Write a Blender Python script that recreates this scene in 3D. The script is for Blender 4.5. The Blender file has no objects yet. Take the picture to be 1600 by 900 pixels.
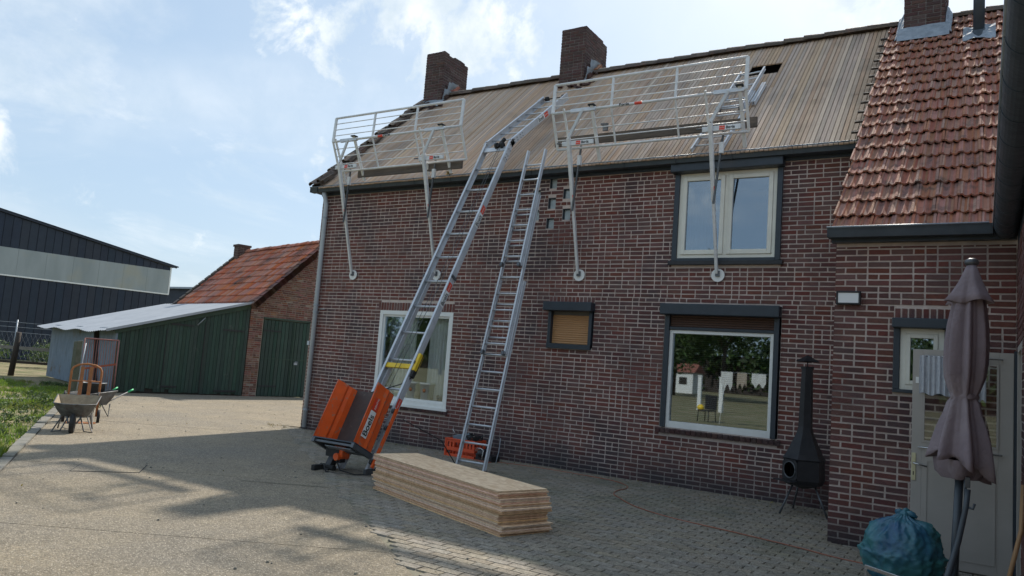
import bpy, math, random
from mathutils import Vector, Matrix, noise
from math import radians, sin, cos, tan, pi
R_ = random.Random(7)
SC = bpy.context.scene
COL = SC.collection

# ------------------------------------------------------------------ camera
cam = bpy.data.cameras.new('camera'); camo = bpy.data.objects.new('camera', cam); COL.objects.link(camo)
cam.sensor_width = 36; cam.lens = 26.55; cam.clip_start = 0.05; cam.clip_end = 3000
cx_, cu_, cf_ = Vector((.848, .526, .074)), Vector((-.010, -.124, .992)), Vector((-.531, .842, .100))
cf_.normalize(); cx_ = cf_.cross(cu_).normalized(); cu_ = cx_.cross(cf_).normalized()
camo.matrix_world = Matrix.Translation((0, 0, 1.62)) @ Matrix((cx_, cu_, -cf_)).transposed().to_4x4()
SC.camera = camo
CAM = Vector((0, 0, 1.62))

# ------------------------------------------------------------------ sky and sun
SUN = Vector((-.13, 1, .958)).normalized()
sun_el = math.asin(SUN.z); sun_az = math.atan2(SUN.x, SUN.y)
wd = bpy.data.worlds.new('World'); SC.world = wd; wd.use_nodes = True
nt = wd.node_tree; nt.nodes.clear()
def wn(t, **k):
    n = nt.nodes.new(t)
    for a, b in k.items(): setattr(n, a, b)
    return n
def math_node(tree, op, a, b=None, clamp=False):
    n = tree.nodes.new('ShaderNodeMath'); n.operation = op; n.use_clamp = clamp
    for i, v in enumerate((a, b)):
        if v is None: continue
        if isinstance(v, (int, float)): n.inputs[i].default_value = v
        else: tree.links.new(v, n.inputs[i])
    return n.outputs[0]
sky = wn('ShaderNodeTexSky', sky_type='NISHITA', sun_disc=False, sun_elevation=sun_el, sun_rotation=sun_az,
         air_density=1.0, dust_density=1.6, ozone_density=1.2, altitude=0)
tc = wn('ShaderNodeTexCoord'); sep = wn('ShaderNodeSeparateXYZ'); nt.links.new(tc.outputs['Generated'], sep.inputs[0])
zz = math_node(nt, 'ADD', math_node(nt, 'MAXIMUM', sep.outputs[2], 0.0), 0.16)
comb = wn('ShaderNodeCombineXYZ')
nt.links.new(math_node(nt, 'DIVIDE', sep.outputs[0], zz), comb.inputs[0])
nt.links.new(math_node(nt, 'DIVIDE', sep.outputs[1], zz), comb.inputs[1])
def wnoise(scale, detail, rough, dist=0.0, vec=None, off=(0, 0, 0)):
    mp = wn('ShaderNodeMapping'); mp.inputs['Location'].default_value = off
    nt.links.new(vec if vec is not None else comb.outputs[0], mp.inputs[0])
    n = wn('ShaderNodeTexNoise'); n.inputs['Scale'].default_value = scale; n.inputs['Detail'].default_value = detail
    n.inputs['Roughness'].default_value = rough; n.inputs['Distortion'].default_value = dist
    nt.links.new(mp.outputs[0], n.inputs['Vector']); return n.outputs['Fac']
def ramp(v, a, b):
    n = wn('ShaderNodeMapRange', interpolation_type='SMOOTHSTEP')
    n.inputs[1].default_value = a; n.inputs[2].default_value = b; nt.links.new(v, n.inputs[0]); return n.outputs[0]
def blob(d, size):      # 1 near the direction d, falling to 0: where a cloud bank stands in the sky
    n = wn('ShaderNodeVectorMath', operation='DISTANCE'); nrm = wn('ShaderNodeVectorMath', operation='NORMALIZE')
    nt.links.new(tc.outputs['Generated'], nrm.inputs[0]); nt.links.new(nrm.outputs[0], n.inputs[0])
    n.inputs[1].default_value = Vector(d).normalized()
    m = wn('ShaderNodeMapRange', interpolation_type='SMOOTHSTEP'); m.inputs[1].default_value = size; m.inputs[2].default_value = 0
    nt.links.new(n.outputs['Value'], m.inputs[0]); return m.outputs[0]
wisp = ramp(wnoise(1.25, 7, .62, .7, off=(3.1, 1.7, 0)), .46, .74)
wisp2 = ramp(wnoise(.6, 5, .55, .3, off=(0.4, 5.2, 0)), .45, .70)
puff_n = wnoise(11.0, 10, .60, .25, vec=tc.outputs['Generated'], off=(1.3, .2, .9))
banks = [((-.679, .623, .388), .09), ((-.633, .671, .385), .13), ((-.597, .719, .354), .12), ((-.55, .715, .432), .17), ((-.49, .764, .421), .12), ((-.6, .66, .45), .12),
         ((-.93, .33, .20), .12), ((-.70, .66, .25), .06), ((-.13, .87, .48), .17), ((.0, .87, .5), .12), ((-.3, .75, .6), .2), ((-.8, .42, .55), .15), ((.35, .8, .5), .3), ((.5, -.6, .4), .35), ((-.4, -.8, .3), .3)]
acc = None
for d, s in banks:
    b_ = blob(d, s); acc = b_ if acc is None else math_node(nt, 'MAXIMUM', acc, b_)
puff = ramp(math_node(nt, 'ADD', puff_n, math_node(nt, 'MULTIPLY', acc, .24)), .615, .77)
cl = math_node(nt, 'MAXIMUM', math_node(nt, 'MULTIPLY', puff, .88), math_node(nt, 'MULTIPLY', math_node(nt, 'MAXIMUM', wisp, math_node(nt, 'MULTIPLY', wisp2, .75)), .52))
shade = ramp(wnoise(14, 6, .6, .2, vec=tc.outputs['Generated'], off=(.4, .1, .3)), .3, .75)
ccol = wn('ShaderNodeMix', data_type='RGBA'); ccol.inputs['A'].default_value = (2.7, 3.1, 3.4, 1); ccol.inputs['B'].default_value = (4.2, 4.3, 4.3, 1)
nt.links.new(shade, ccol.inputs['Factor'])
mixc = wn('ShaderNodeMix', data_type='RGBA'); nt.links.new(cl, mixc.inputs['Factor'])
veil = wn('ShaderNodeMix', data_type='RGBA'); veil.inputs['Factor'].default_value = .82; veil.inputs['B'].default_value = (1.52, 2.02, 2.55, 1)      # thin even haze
nt.links.new(sky.outputs[0], veil.inputs['A']); nt.links.new(veil.outputs['Result'], mixc.inputs['A']); nt.links.new(ccol.outputs['Result'], mixc.inputs['B'])
bg = wn('ShaderNodeBackground'); bg.inputs['Strength'].default_value = 0.10
nt.links.new(mixc.outputs['Result'], bg.inputs[0]); ow = wn('ShaderNodeOutputWorld'); nt.links.new(bg.outputs[0], ow.inputs[0])

sl = bpy.data.lights.new('sun', 'SUN'); sl.energy = 2.0; sl.angle = radians(1.3); sl.color = (1.0, .93, .82)
so = bpy.data.objects.new('sun', sl); COL.objects.link(so); so.location = SUN * 60
so.rotation_euler = (-SUN).to_track_quat('-Z', 'Y').to_euler()
SC.view_settings.view_transform = 'Standard'; SC.view_settings.look = 'None'
SC.view_settings.exposure = 1.5; SC.view_settings.gamma = 1.0
SC.cycles.max_bounces = 7; SC.cycles.transparent_max_bounces = 16

# ------------------------------------------------------------------ materials
def mat(name, c1, c2=None, scale=6.0, rough=.8, metal=0.0, bump=0.0, bscale=None, rnd=0.0, detail=6, spec=.5, stretch=None,
        c3=None, s3=1.5, f3=(.5, .7), world=False, trans=0.0, alpha=None, speck=None, low=None, coat=0.0):
    m = bpy.data.materials.new(name); m.use_nodes = True; t = m.node_tree; N, L = t.nodes, t.links
    bs = N['Principled BSDF']; bs.inputs['Roughness'].default_value = rough; bs.inputs['Metallic'].default_value = metal
    bs.inputs['Specular IOR Level'].default_value = spec
    if coat: bs.inputs['Coat Weight'].default_value = coat; bs.inputs['Coat Roughness'].default_value = .15
    def nn(ty, **k):
        n = N.new(ty)
        for a, b in k.items(): setattr(n, a, b)
        return n
    if world: src = nn('ShaderNodeNewGeometry').outputs['Position']
    else: src = nn('ShaderNodeTexCoord').outputs['Object']
    if stretch:
        mp = nn('ShaderNodeMapping'); mp.inputs['Scale'].default_value = stretch; L.new(src, mp.inputs[0]); src2 = mp.outputs[0]
    else: src2 = src
    def nz(s, d=detail, v=None, r=.6):
        n = nn('ShaderNodeTexNoise'); n.inputs['Scale'].default_value = s; n.inputs['Detail'].default_value = d; n.inputs['Roughness'].default_value = r
        L.new(v or src2, n.inputs['Vector']); return n.outputs['Fac']
    def rng(v, a, b, lo=0.0, hi=1.0):
        n = nn('ShaderNodeMapRange'); n.inputs[1].default_value = a; n.inputs[2].default_value = b
        n.inputs[3].default_value = lo; n.inputs[4].default_value = hi; L.new(v, n.inputs[0]); return n.outputs[0]
    def mix(f, a, b, bt='MIX'):
        n = nn('ShaderNodeMix', data_type='RGBA', blend_type=bt)
        for i, v in (('Factor', f), ('A', a), ('B', b)):
            if isinstance(v, tuple): n.inputs[i].default_value = (*v[:3], 1)
            elif isinstance(v, (int, float)): n.inputs[i].default_value = v
            else: L.new(v, n.inputs[i])
        return n.outputs['Result']
    col = c1
    if c2: col = mix(rng(nz(scale), .32, .68), c1, c2)
    if c3: col = mix(rng(nz(s3, 4, src), *f3), col, c3)
    if speck:                                   # (scale, colour, size)
        v = nn('ShaderNodeTexVoronoi'); v.inputs['Scale'].default_value = speck[0]; L.new(src, v.inputs['Vector'])
        col = mix(rng(v.outputs['Distance'], speck[2], speck[2] * .5), col, speck[1])
        if len(speck) > 3:
            sc_ = nn('ShaderNodeSeparateColor'); L.new(v.outputs['Color'], sc_.inputs[0]); hv = nn('ShaderNodeHueSaturation'); L.new(rng(sc_.outputs[0], 0, 1, .72, 1.22), hv.inputs['Value']); L.new(col, hv.inputs['Color']); col = hv.outputs[0]
    if rnd:
        g = nn('ShaderNodeNewGeometry').outputs['Random Per Island']; o = nn('ShaderNodeObjectInfo').outputs['Random']
        r = math_node(t, 'FRACT', math_node(t, 'ADD', g, o))
        hs = nn('ShaderNodeHueSaturation'); L.new(rng(r, 0, 1, 1 - rnd, 1 + rnd), hs.inputs['Value'])
        r2 = math_node(t, 'FRACT', math_node(t, 'MULTIPLY', r, 7.31))
        L.new(rng(r2, 0, 1, .5 - .022 * min(1, rnd * 3), .5 + .016 * min(1, rnd * 3)), hs.inputs['Hue'])
        L.new(rng(math_node(t, 'FRACT', math_node(t, 'MULTIPLY', r, 13.7)), 0, 1, .75, 1.15), hs.inputs['Saturation'])
        if isinstance(col, tuple): hs.inputs['Color'].default_value = (*col, 1)
        else: L.new(col, hs.inputs['Color'])
        col = hs.outputs[0]
    if low:                                     # (height, colour, amount): dirt and damp that rise from the ground
        s = nn('ShaderNodeSeparateXYZ'); L.new(nn('ShaderNodeNewGeometry').outputs['Position'], s.inputs[0])
        h = math_node(t, 'ADD', s.outputs[2], math_node(t, 'MULTIPLY', math_node(t, 'SUBTRACT', nz(1.7, 5, nn('ShaderNodeNewGeometry').outputs['Position']), .5), low[0] * 1.6))
        col = mix(rng(h, low[0], 0.0, 0, low[2]), col, low[1])
    if isinstance(col, tuple): bs.inputs['Base Color'].default_value = (*col[:3], 1)
    else: L.new(col, bs.inputs['Base Color'])
    if bump:
        b = nn('ShaderNodeBump'); b.inputs['Strength'].default_value = bump; b.inputs['Distance'].default_value = .02
        L.new(nz(bscale or scale * 4, 8), b.inputs['Height']); L.new(b.outputs[0], bs.inputs['Normal'])
    if c2 and metal < .5: L.new(rng(nz(scale * 2.3), .3, .7, max(0, rough - .08), min(1, rough + .08)), bs.inputs['Roughness'])
    if trans:
        tr = nn('ShaderNodeBsdfTranslucent')
        if isinstance(col, tuple): tr.inputs[0].default_value = (*col[:3], 1)
        else: L.new(col, tr.inputs[0])
        ms = nn('ShaderNodeMixShader'); ms.inputs[0].default_value = trans
        L.new(bs.outputs[0], ms.inputs[1]); L.new(tr.outputs[0], ms.inputs[2]); L.new(ms.outputs[0], N['Material Output'].inputs[0])
    return m
M = {}
M['mortar'] = mat('mortar', (.66, .545, .485), (.52, .43, .385), 9, .95, bump=.5, bscale=60, world=True, c3=(.16, .14, .14), s3=.9, f3=(.5, .8), low=(.55, (.10, .10, .105), .75))
M['brick'] = mat('brick', (.182, .070, .055), (.142, .058, .048), 26, .88, bump=.6, bscale=70, rnd=.13, world=True, c3=(.080, .046, .048), s3=1.3, f3=(.46, .66), low=(.50, (.030, .030, .036), .85))
M['brick_soot'] = mat('sooty_brick', (.105, .055, .048), (.065, .038, .036), 26, .9, bump=.6, bscale=60, rnd=.28, world=True)
M['mortar_dark'] = mat('dark_mortar', (.19, .165, .155), (.12, .105, .10), 10, .95, bump=.4, bscale=50, world=True)
M['brick_old'] = mat('old_brick', (.21, .085, .055), (.13, .06, .045), 12, .9, bump=.6, bscale=50, rnd=.38, world=True, c3=(.24, .17, .12), s3=2.2, f3=(.55, .75))
M['mortar_old'] = mat('old_mortar', (.30, .25, .20), (.22, .18, .15), 10, .95, world=True, bump=.4)
M['zinc'] = mat('zinc', (.060, .078, .098), (.042, .056, .072), 5, .5, metal=.25, bump=.15, bscale=20, world=True)
M['zinc_rim'] = mat('zinc_rim', (.24, .28, .32), (.17, .20, .23), 7, .42, metal=.45, world=True)
M['lead'] = mat('lead', (.34, .38, .43), (.22, .25, .29), 9, .75, metal=.1, spec=.25, bump=.6, bscale=14, world=True)
M['navy'] = mat('navy_paint', (.022, .032, .045), (.030, .042, .056), 8, .42, bump=.05, world=True)
M['black'] = mat('black_steel', (.010, .011, .014), (.022, .022, .026), 7, .45, bump=.15, world=True)
M['rubber'] = mat('rubber', (.012, .012, .013), (.03, .03, .03), 20, .8)
M['pvc'] = mat('grey_pvc', (.50, .54, .58), (.42, .46, .50), 4, .45, world=True)
M['white_frame'] = mat('white_frame', (.82, .82, .79), (.74, .74, .71), 5, .35, world=True)
M['cream_frame'] = mat('cream_frame', (.78, .76, .67), (.70, .68, .60), 5, .4, world=True)
M['deck'] = mat('deck_board', (.50, .350, .245), (.41, .290, .205), 2.2, .85, bump=.35, bscale=18, rnd=.09, stretch=(9, 1.2, 1.2), world=True, c3=(.20, .155, .12), s3=.7, f3=(.52, .78))
M['deck_pale'] = mat('pale_deck_board', (.56, .405, .285), (.50, .36, .25), 2.2, .85, bump=.3, bscale=18, rnd=.12, stretch=(9, 1.2, 1.2), world=True)
M['plank'] = mat('weathered_plank', (.13, .105, .085), (.07, .06, .052), 3, .85, bump=.5, bscale=20, stretch=(1, 9, 9))
M['tile'] = mat('clay_tile', (.37, .168, .112), (.285, .135, .092), 9, .85, bump=.5, bscale=45, rnd=.22, world=True, c3=(.11, .075, .062), s3=3.4, f3=(.56, .72), spec=.18)
M['tile_dark'] = mat('weathered_tile', (.075, .055, .045), (.13, .10, .075), 11, .75, bump=.6, bscale=40, rnd=.3, world=True, c3=(.17, .085, .055), s3=3, f3=(.58, .7))
M['tile_barn'] = mat('barn_tile', (.48, .150, .07), (.40, .125, .06), 6, .75, bump=.4, bscale=30, rnd=.13, world=True, c3=(.10, .06, .05), s3=1.2, f3=(.5, .72))
M['alu'] = mat('aluminium', (.64, .66, .69), (.52, .54, .57), 8, .42, metal=.38, bump=.08, bscale=30, world=True)
M['alu_w'] = mat('white_aluminium', (.74, .75, .76), (.60, .61, .61), 12, .5, metal=.12, bump=.1, bscale=30, world=True, c3=(.42, .39, .35), s3=5, f3=(.64, .76))
M['galv'] = mat('galvanised', (.40, .44, .48), (.30, .33, .37), 9, .5, metal=.4, bump=.2, bscale=18, world=True)
M['orange'] = mat('orange_paint', (.84, .125, .018), (.70, .10, .018), 5, .42, bump=.12, bscale=12, world=True, c3=(.40, .20, .13), s3=14, f3=(.58, .68), coat=.1)
M['red_label'] = mat('red_label', (.72, .06, .025), None, rough=.4)
M['white_label'] = mat('white_label', (.78, .78, .76), None, rough=.4)
M['ink'] = mat('black_ink', (.012, .012, .012), None, rough=.5)
M['white_ink'] = mat('white_ink', (.8, .78, .76), None, rough=.5)
M['yellow'] = mat('yellow_plastic', (.82, .56, .03), (.7, .45, .02), 6, .45)
M['ply'] = mat('film_plywood', (.070, .048, .040), (.045, .034, .032), 7, .6, bump=.2, world=True, c3=(.15, .12, .10), s3=6, f3=(.6, .75))
M['steel'] = mat('steel', (.14, .15, .165), (.09, .095, .10), 9, .45, metal=.5, world=True)
M['plastic_orange'] = mat('orange_crate_plastic', (.78, .10, .03), (.66, .08, .03), 5, .45)
M['canvas'] = mat('parasol_cloth', (.26, .208, .228), (.20, .160, .176), 3, .9, bump=.5, bscale=28, c3=(.29, .24, .25), s3=2, f3=(.5, .7))
M['pole'] = mat('grey_pole', (.065, .08, .095), (.05, .062, .075), 6, .4, world=True)
M['door_grey'] = mat('door_paint', (.44, .40, .36), (.38, .35, .315), 3, .5, bump=.06, bscale=60, world=True)
M['chrome'] = mat('chrome', (.6, .6, .6), (.45, .45, .45), 8, .25, metal=.9)
M['brass_plate'] = mat('brass_plate', (.62, .58, .38), (.5, .47, .3), 8, .4, metal=.3)
M['lace'] = mat('lace', (.74, .76, .80), (.60, .63, .68), 30, .9, trans=.35)
M['curtain'] = mat('net_curtain', (.90, .90, .87), (.80, .81, .79), 6, .9, trans=.12, stretch=(14, 1, .4))
M['green_wood'] = mat('green_plank', (.024, .058, .040), (.014, .036, .026), 5, .68, bump=.4, bscale=24, rnd=.25, stretch=(5, 5, .8), c3=(.07, .085, .07), s3=2.6, f3=(.64, .74))
M['green_trim'] = mat('green_trim', (.038, .070, .045), (.022, .045, .032), 6, .7, bump=.3)
M['iron'] = mat('black_iron', (.012, .014, .014), (.025, .025, .025), 9, .6)
M['corr'] = mat('corrugated_steel', (.22, .27, .33), (.14, .18, .23), 3, .6, metal=.1, bump=.25, c3=(.16, .12, .09), s3=1.7, f3=(.58, .75), stretch=(3, 3, .6))
M['white_sheet'] = mat('roof_sheet', (.36, .385, .42), (.29, .315, .35), 2, .7)
M['clad'] = mat('dark_cladding', (.016, .026, .046), (.012, .019, .036), 2, .6, rnd=.12)
M['poly'] = mat('translucent_sheet', (.46, .50, .50), (.36, .40, .40), 1.2, .4, trans=.25, stretch=(1, 3, .25), c3=(.50, .47, .36), s3=.35, f3=(.5, .7))
M['slab'] = mat('yard_concrete', (.28, .232, .160), (.212, .177, .128), 1.6, .92, bump=1.0, bscale=60, world=True, c3=(.19, .168, .135), s3=.45, f3=(.46, .72), speck=(52, (.50, .45, .37), .30, 1))
M['paver'] = mat('paver', (.30, .257, .195), (.235, .205, .162), 7, .9, bump=.7, bscale=120, rnd=.10, world=True, c3=(.135, .140, .095), s3=.7, f3=(.50, .74), speck=(60, (.42, .40, .34), .24, 1))
M['paver_bed'] = mat('joint_sand', (.225, .195, .148), (.165, .155, .105), 5, .95, world=True)
M['kerb'] = mat('kerb_concrete', (.21, .195, .16), (.14, .135, .11), 5, .9, bump=.5, rnd=.12, world=True)
M['soil'] = mat('soil', (.26, .20, .12), (.10, .115, .035), 1.3, .95, bump=.7, bscale=30, world=True, c3=(.30, .25, .16), s3=.5, f3=(.55, .75))
M['grass'] = mat('grass', (.14, .25, .03), (.24, .32, .055), 1.4, .65, rnd=.3, world=True, trans=.45, c3=(.24, .22, .07), s3=.8, f3=(.52, .72))
M['leaf'] = mat('leaf', (.045, .085, .020), (.075, .12, .03), 2, .6, rnd=.4, world=True, trans=.35)
M['leaf_gold'] = mat('dry_leaf', (.26, .20, .06), (.20, .16, .05), 2, .6, rnd=.3, world=True, trans=.3)
M['bark'] = mat('bark', (.08, .06, .045), (.05, .04, .03), 8, .9, bump=.6)
M['oldwood'] = mat('old_wood', (.055, .04, .032), (.035, .028, .024), 6, .85, bump=.5)
M['greywood'] = mat('grey_wood', (.24, .23, .21), (.17, .16, .145), 8, .85, bump=.4)
M['concrete_post'] = mat('mossy_post', (.13, .13, .10), (.075, .085, .055), 9, .95, bump=.6)
M['rust'] = mat('rust', (.36, .12, .085), (.25, .085, .06), 14, .75, bump=.3, rnd=.1)
M['rust_orange'] = mat('rusty_orange', (.42, .16, .05), (.28, .11, .045), 16, .7, bump=.3)
M['barrow_in'] = mat('mortar_crust', (.36, .30, .21), (.25, .20, .14), 12, .95, bump=.7)
M['barrow_out'] = mat('worn_galvanised', (.20, .21, .22), (.085, .082, .08), 9, .6, metal=.2, bump=.3, c3=(.09, .05, .03), s3=6, f3=(.55, .7))
M['osb_edge'] = mat('osb_edge', (.82, .56, .36), (.46, .275, .165), 34, .85, bump=.4, rnd=.34, stretch=(.7, .7, 3))
M['shutter_tan'] = mat('tan_slat', (.52, .28, .125), (.45, .245, .11), 4, .5)
M['shutter_brown'] = mat('brown_slat', (.10, .052, .035), (.085, .045, .03), 4, .5)
M['blind'] = mat('blind_slat', (.55, .55, .50), None, rough=.5)
M['room'] = mat('room_wall', (.16, .15, .13), (.13, .12, .105), 2, .9)
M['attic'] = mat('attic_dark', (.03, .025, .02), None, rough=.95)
M['grey_box'] = mat('tool_grey', (.16, .20, .24), (.12, .15, .18), 6, .5)
M['cord'] = mat('orange_cord', (.36, .125, .07), (.28, .10, .06), 9, .6)
M['pot'] = mat('cream_pot', (.62, .60, .50), (.50, .48, .40), 5, .6)
M['red_brown'] = mat('red_render', (.25, .09, .06), None, rough=.8)
M['towel'] = mat('white_towel', (.75, .74, .70), (.66, .65, .62), 4, .9, trans=.2)
M['towel_beige'] = mat('beige_towel', (.46, .38, .30), (.40, .33, .26), 4, .9, trans=.2)
M['green_grip'] = mat('green_grip', (.03, .42, .16), None, rough=.5)
M['broom'] = mat('broom_handle', (.46, .27, .13), (.36, .20, .10), 3, .5, stretch=(4, 4, .6), world=True)
M['glassblock'] = mat('glass_block', (.42, .48, .49), (.32, .37, .38), 18, .16, bump=.4, bscale=26, world=True, spec=.8)

def glass_mat(name, tint, refl, rough=.015):
    m = bpy.data.materials.new(name); m.use_nodes = True; t = m.node_tree; t.nodes.clear()
    tr = t.nodes.new('ShaderNodeBsdfTransparent'); tr.inputs[0].default_value = (*tint, 1)
    gl = t.nodes.new('ShaderNodeBsdfGlossy'); gl.inputs['Roughness'].default_value = rough; gl.inputs[0].default_value = (.80, .90, 1, 1)
    fr = t.nodes.new('ShaderNodeLayerWeight'); fr.inputs[0].default_value = .35
    f = math_node(t, 'ADD', math_node(t, 'MULTIPLY', fr.outputs['Fresnel'], .8), refl, True)
    mx = t.nodes.new('ShaderNodeMixShader'); t.links.new(f, mx.inputs[0]); t.links.new(tr.outputs[0], mx.inputs[1]); t.links.new(gl.outputs[0], mx.inputs[2])
    o = t.nodes.new('ShaderNodeOutputMaterial'); t.links.new(mx.outputs[0], o.inputs[0]); return m
M['glass'] = glass_mat('window_glass', (.97, .98, .97), .05)
M['glass_sky'] = glass_mat('coated_window_glass', (.42, .50, .54), .20)

def osb_mat():
    m = bpy.data.materials.new('osb_face'); m.use_nodes = True; t = m.node_tree; N, L = t.nodes, t.links; bs = N['Principled BSDF']
    tc = N.new('ShaderNodeTexCoord'); acc = None
    for k, (ang, sc) in enumerate(((.3, 26), (1.3, 23), (2.3, 29))):
        mp = N.new('ShaderNodeMapping'); mp.inputs['Rotation'].default_value = (0, 0, ang); mp.inputs['Scale'].default_value = (.36, 1.25, 1)
        L.new(tc.outputs['Object'], mp.inputs[0]); v = N.new('ShaderNodeTexVoronoi'); v.inputs['Scale'].default_value = sc; L.new(mp.outputs[0], v.inputs['Vector'])
        s = N.new('ShaderNodeSeparateColor'); L.new(v.outputs['Color'], s.inputs[0])
        acc = s.outputs[0] if acc is None else math_node(t, 'MAXIMUM' if k == 1 else 'MINIMUM', acc, s.outputs[0])
    r = N.new('ShaderNodeValToRGB'); L.new(acc, r.inputs[0]); e = r.color_ramp.elements
    e[0].color = (.68, .445, .26, 1); e[1].color = (.92, .69, .46, 1); L.new(r.outputs[0], bs.inputs['Base Color'])
    bs.inputs['Roughness'].default_value = .75
    b = N.new('ShaderNodeBump'); b.inputs['Strength'].default_value = .3; b.inputs['Distance'].default_value = .004; L.new(acc, b.inputs['Height']); L.new(b.outputs[0], bs.inputs['Normal'])
    return m
M['osb'] = osb_mat()
def bag_mat():
    m = mat('teal_plastic_bag', (.07, .22, .26), (.075, .27, .25), 3.5, .15, bump=.5, bscale=9, c3=(.03, .11, .22), s3=2.2, f3=(.45, .7), trans=.18, stretch=(1, 1, 2.5))
    return m
M['bag'] = bag_mat()

# ------------------------------------------------------------------ mesh helpers
class MB:
    def __init__(s): s.v = []; s.f = []; s.m = []; s.sm = []
    def face(s, pts, mi=0):
        b = len(s.v); s.v += [tuple(p) for p in pts]; s.f.append(tuple(range(b, b + len(pts)))); s.m.append(mi); s.sm.append(False); return s
    def hexa(s, p, mi=0, skip=()):      # 8 corners: bottom 0-3, top 4-7
        b = len(s.v); s.v += [tuple(q) for q in p]
        for k, f in enumerate(((3, 2, 1, 0), (4, 5, 6, 7), (0, 1, 5, 4), (1, 2, 6, 5), (2, 3, 7, 6), (3, 0, 4, 7))):
            if k in skip: continue
            s.f.append(tuple(b + i for i in f)); s.m.append(mi); s.sm.append(False)
        return s
    def box(s, x0, x1, y0, y1, z0, z1, mi=0):
        return s.hexa([(x0, y0, z0), (x1, y0, z0), (x1, y1, z0), (x0, y1, z0), (x0, y0, z1), (x1, y0, z1), (x1, y1, z1), (x0, y1, z1)], mi)
    def obox(s, c, a, b, n, mi=0):       # centre and three half vectors
        c, a, b, n = Vector(c), Vector(a), Vector(b), Vector(n)
        if a.cross(b).dot(n) < 0: a = -a
        return s.hexa([c - a - b - n, c + a - b - n, c + a + b - n, c - a + b - n, c - a - b + n, c + a - b + n, c + a + b + n, c - a + b + n], mi)
    def bar(s, p, q, w, h, up=(0, 0, 1), mi=0):   # beam p..q, w across, h along up
        p, q = Vector(p), Vector(q); d = (q - p); t = d.normalized(); u = Vector(up); u = (u - u.dot(t) * t)
        if u.length < 1e-5: u = Vector((1, 0, 0)); u = u - u.dot(t) * t
        u.normalize(); sd = t.cross(u)
        return s.obox((p + q) / 2, d / 2, sd * w / 2, u * h / 2, mi)
    def tube(s, pts, r, n=8, mi=0, caps=True, smooth=True):
        pts = [Vector(p) for p in pts]; rs = r if isinstance(r, (list, tuple)) else [r] * len(pts)
        t0 = (pts[1] - pts[0]).normalized(); u = t0.orthogonal().normalized(); b = len(s.v)
        for i, p in enumerate(pts):
            t = (pts[min(i + 1, len(pts) - 1)] - pts[max(i - 1, 0)]).normalized()
            u = (u - u.dot(t) * t).normalized(); w = t.cross(u)
            for k in range(n):
                a = 2 * pi * k / n; s.v.append(tuple(p + (u * cos(a) + w * sin(a)) * rs[i]))
        for i in range(len(pts) - 1):
            for k in range(n):
                s.f.append((b + i * n + k, b + i * n + (k + 1) % n, b + (i + 1) * n + (k + 1) % n, b + (i + 1) * n + k)); s.m.append(mi); s.sm.append(smooth)
        if caps:
            s.f.append(tuple(b + k for k in range(n))[::-1]); s.m.append(mi); s.sm.append(False)
            e = b + (len(pts) - 1) * n; s.f.append(tuple(e + k for k in range(n))); s.m.append(mi); s.sm.append(False)
        return s
    def lathe(s, prof, c=(0, 0, 0), n=16, mi=0, smooth=True, ph=0.0, fn=None):
        b = len(s.v); c = Vector(c)
        for i, (r, z) in enumerate(prof):
            for k in range(n):
                a = 2 * pi * k / n + ph; rr = r * (fn(a, i, z) if fn else 1); s.v.append((c.x + rr * cos(a), c.y + rr * sin(a), c.z + z))
        for i in range(len(prof) - 1):
            for k in range(n):
                s.f.append((b + i * n + k, b + i * n + (k + 1) % n, b + (i + 1) * n + (k + 1) % n, b + (i + 1) * n + k)); s.m.append(mi); s.sm.append(smooth)
        return s
    def prism(s, poly, o, u, v, n, mi=0):    # polygon in the plane o,u,v extruded along vector n
        o, u, v, n = map(Vector, (o, u, v, n)); P = [o + u * a + v * b for a, b in poly]
        area = sum(poly[i][0] * poly[(i + 1) % len(poly)][1] - poly[(i + 1) % len(poly)][0] * poly[i][1] for i in range(len(poly)))
        if (area > 0) != (u.cross(v).dot(n) > 0): P.reverse()
        k = len(P); b = len(s.v); s.v += [tuple(p) for p in P] + [tuple(p + n) for p in P]
        s.f.append(tuple(b + i for i in range(k))[::-1]); s.f.append(tuple(b + k + i for i in range(k)))
        s.m += [mi] * 2; s.sm += [False] * 2
        for i in range(k):
            j = (i + 1) % k; s.f.append((b + i, b + j, b + k + j, b + k + i)); s.m.append(mi); s.sm.append(False)
        return s
    def mesh(s, name, mats):
        me = bpy.data.meshes.new(name); me.from_pydata(s.v, [], s.f)
        for m in (mats if isinstance(mats, (list, tuple)) else [mats]): me.materials.append(M[m] if isinstance(m, str) else m)
        if len(me.polygons) == len(s.m):
            me.polygons.foreach_set('material_index', s.m); me.polygons.foreach_set('use_smooth', s.sm)
        me.update(); return me
    def build(s, name, mats, parent=None, local=False, bevel=0, mw=None, **props):
        o = link(name, s.mesh(name, mats), parent, mw, local)
        if bevel:
            b = o.modifiers.new('bevel', 'BEVEL'); b.width = bevel; b.segments = 2; b.limit_method = 'ANGLE'
        for k, v in props.items(): o[k] = v
        return o
def world_of(o):
    m = o.matrix_basis.copy()
    if o.parent: m = world_of(o.parent) @ o.matrix_parent_inverse @ m
    return m
def link(name, me, parent=None, mw=None, local=False):
    o = bpy.data.objects.new(name, me); COL.objects.link(o)
    if mw is not None: o.matrix_basis = mw
    if parent:
        o.parent = parent
        if not local: o.matrix_parent_inverse = world_of(parent).inverted()
    return o
def tag(o, label=None, cat=None, group=None, kind=None):
    if label: o['label'] = label
    if cat: o['category'] = cat
    if group: o['group'] = group
    if kind: o['kind'] = kind
    return o
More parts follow.
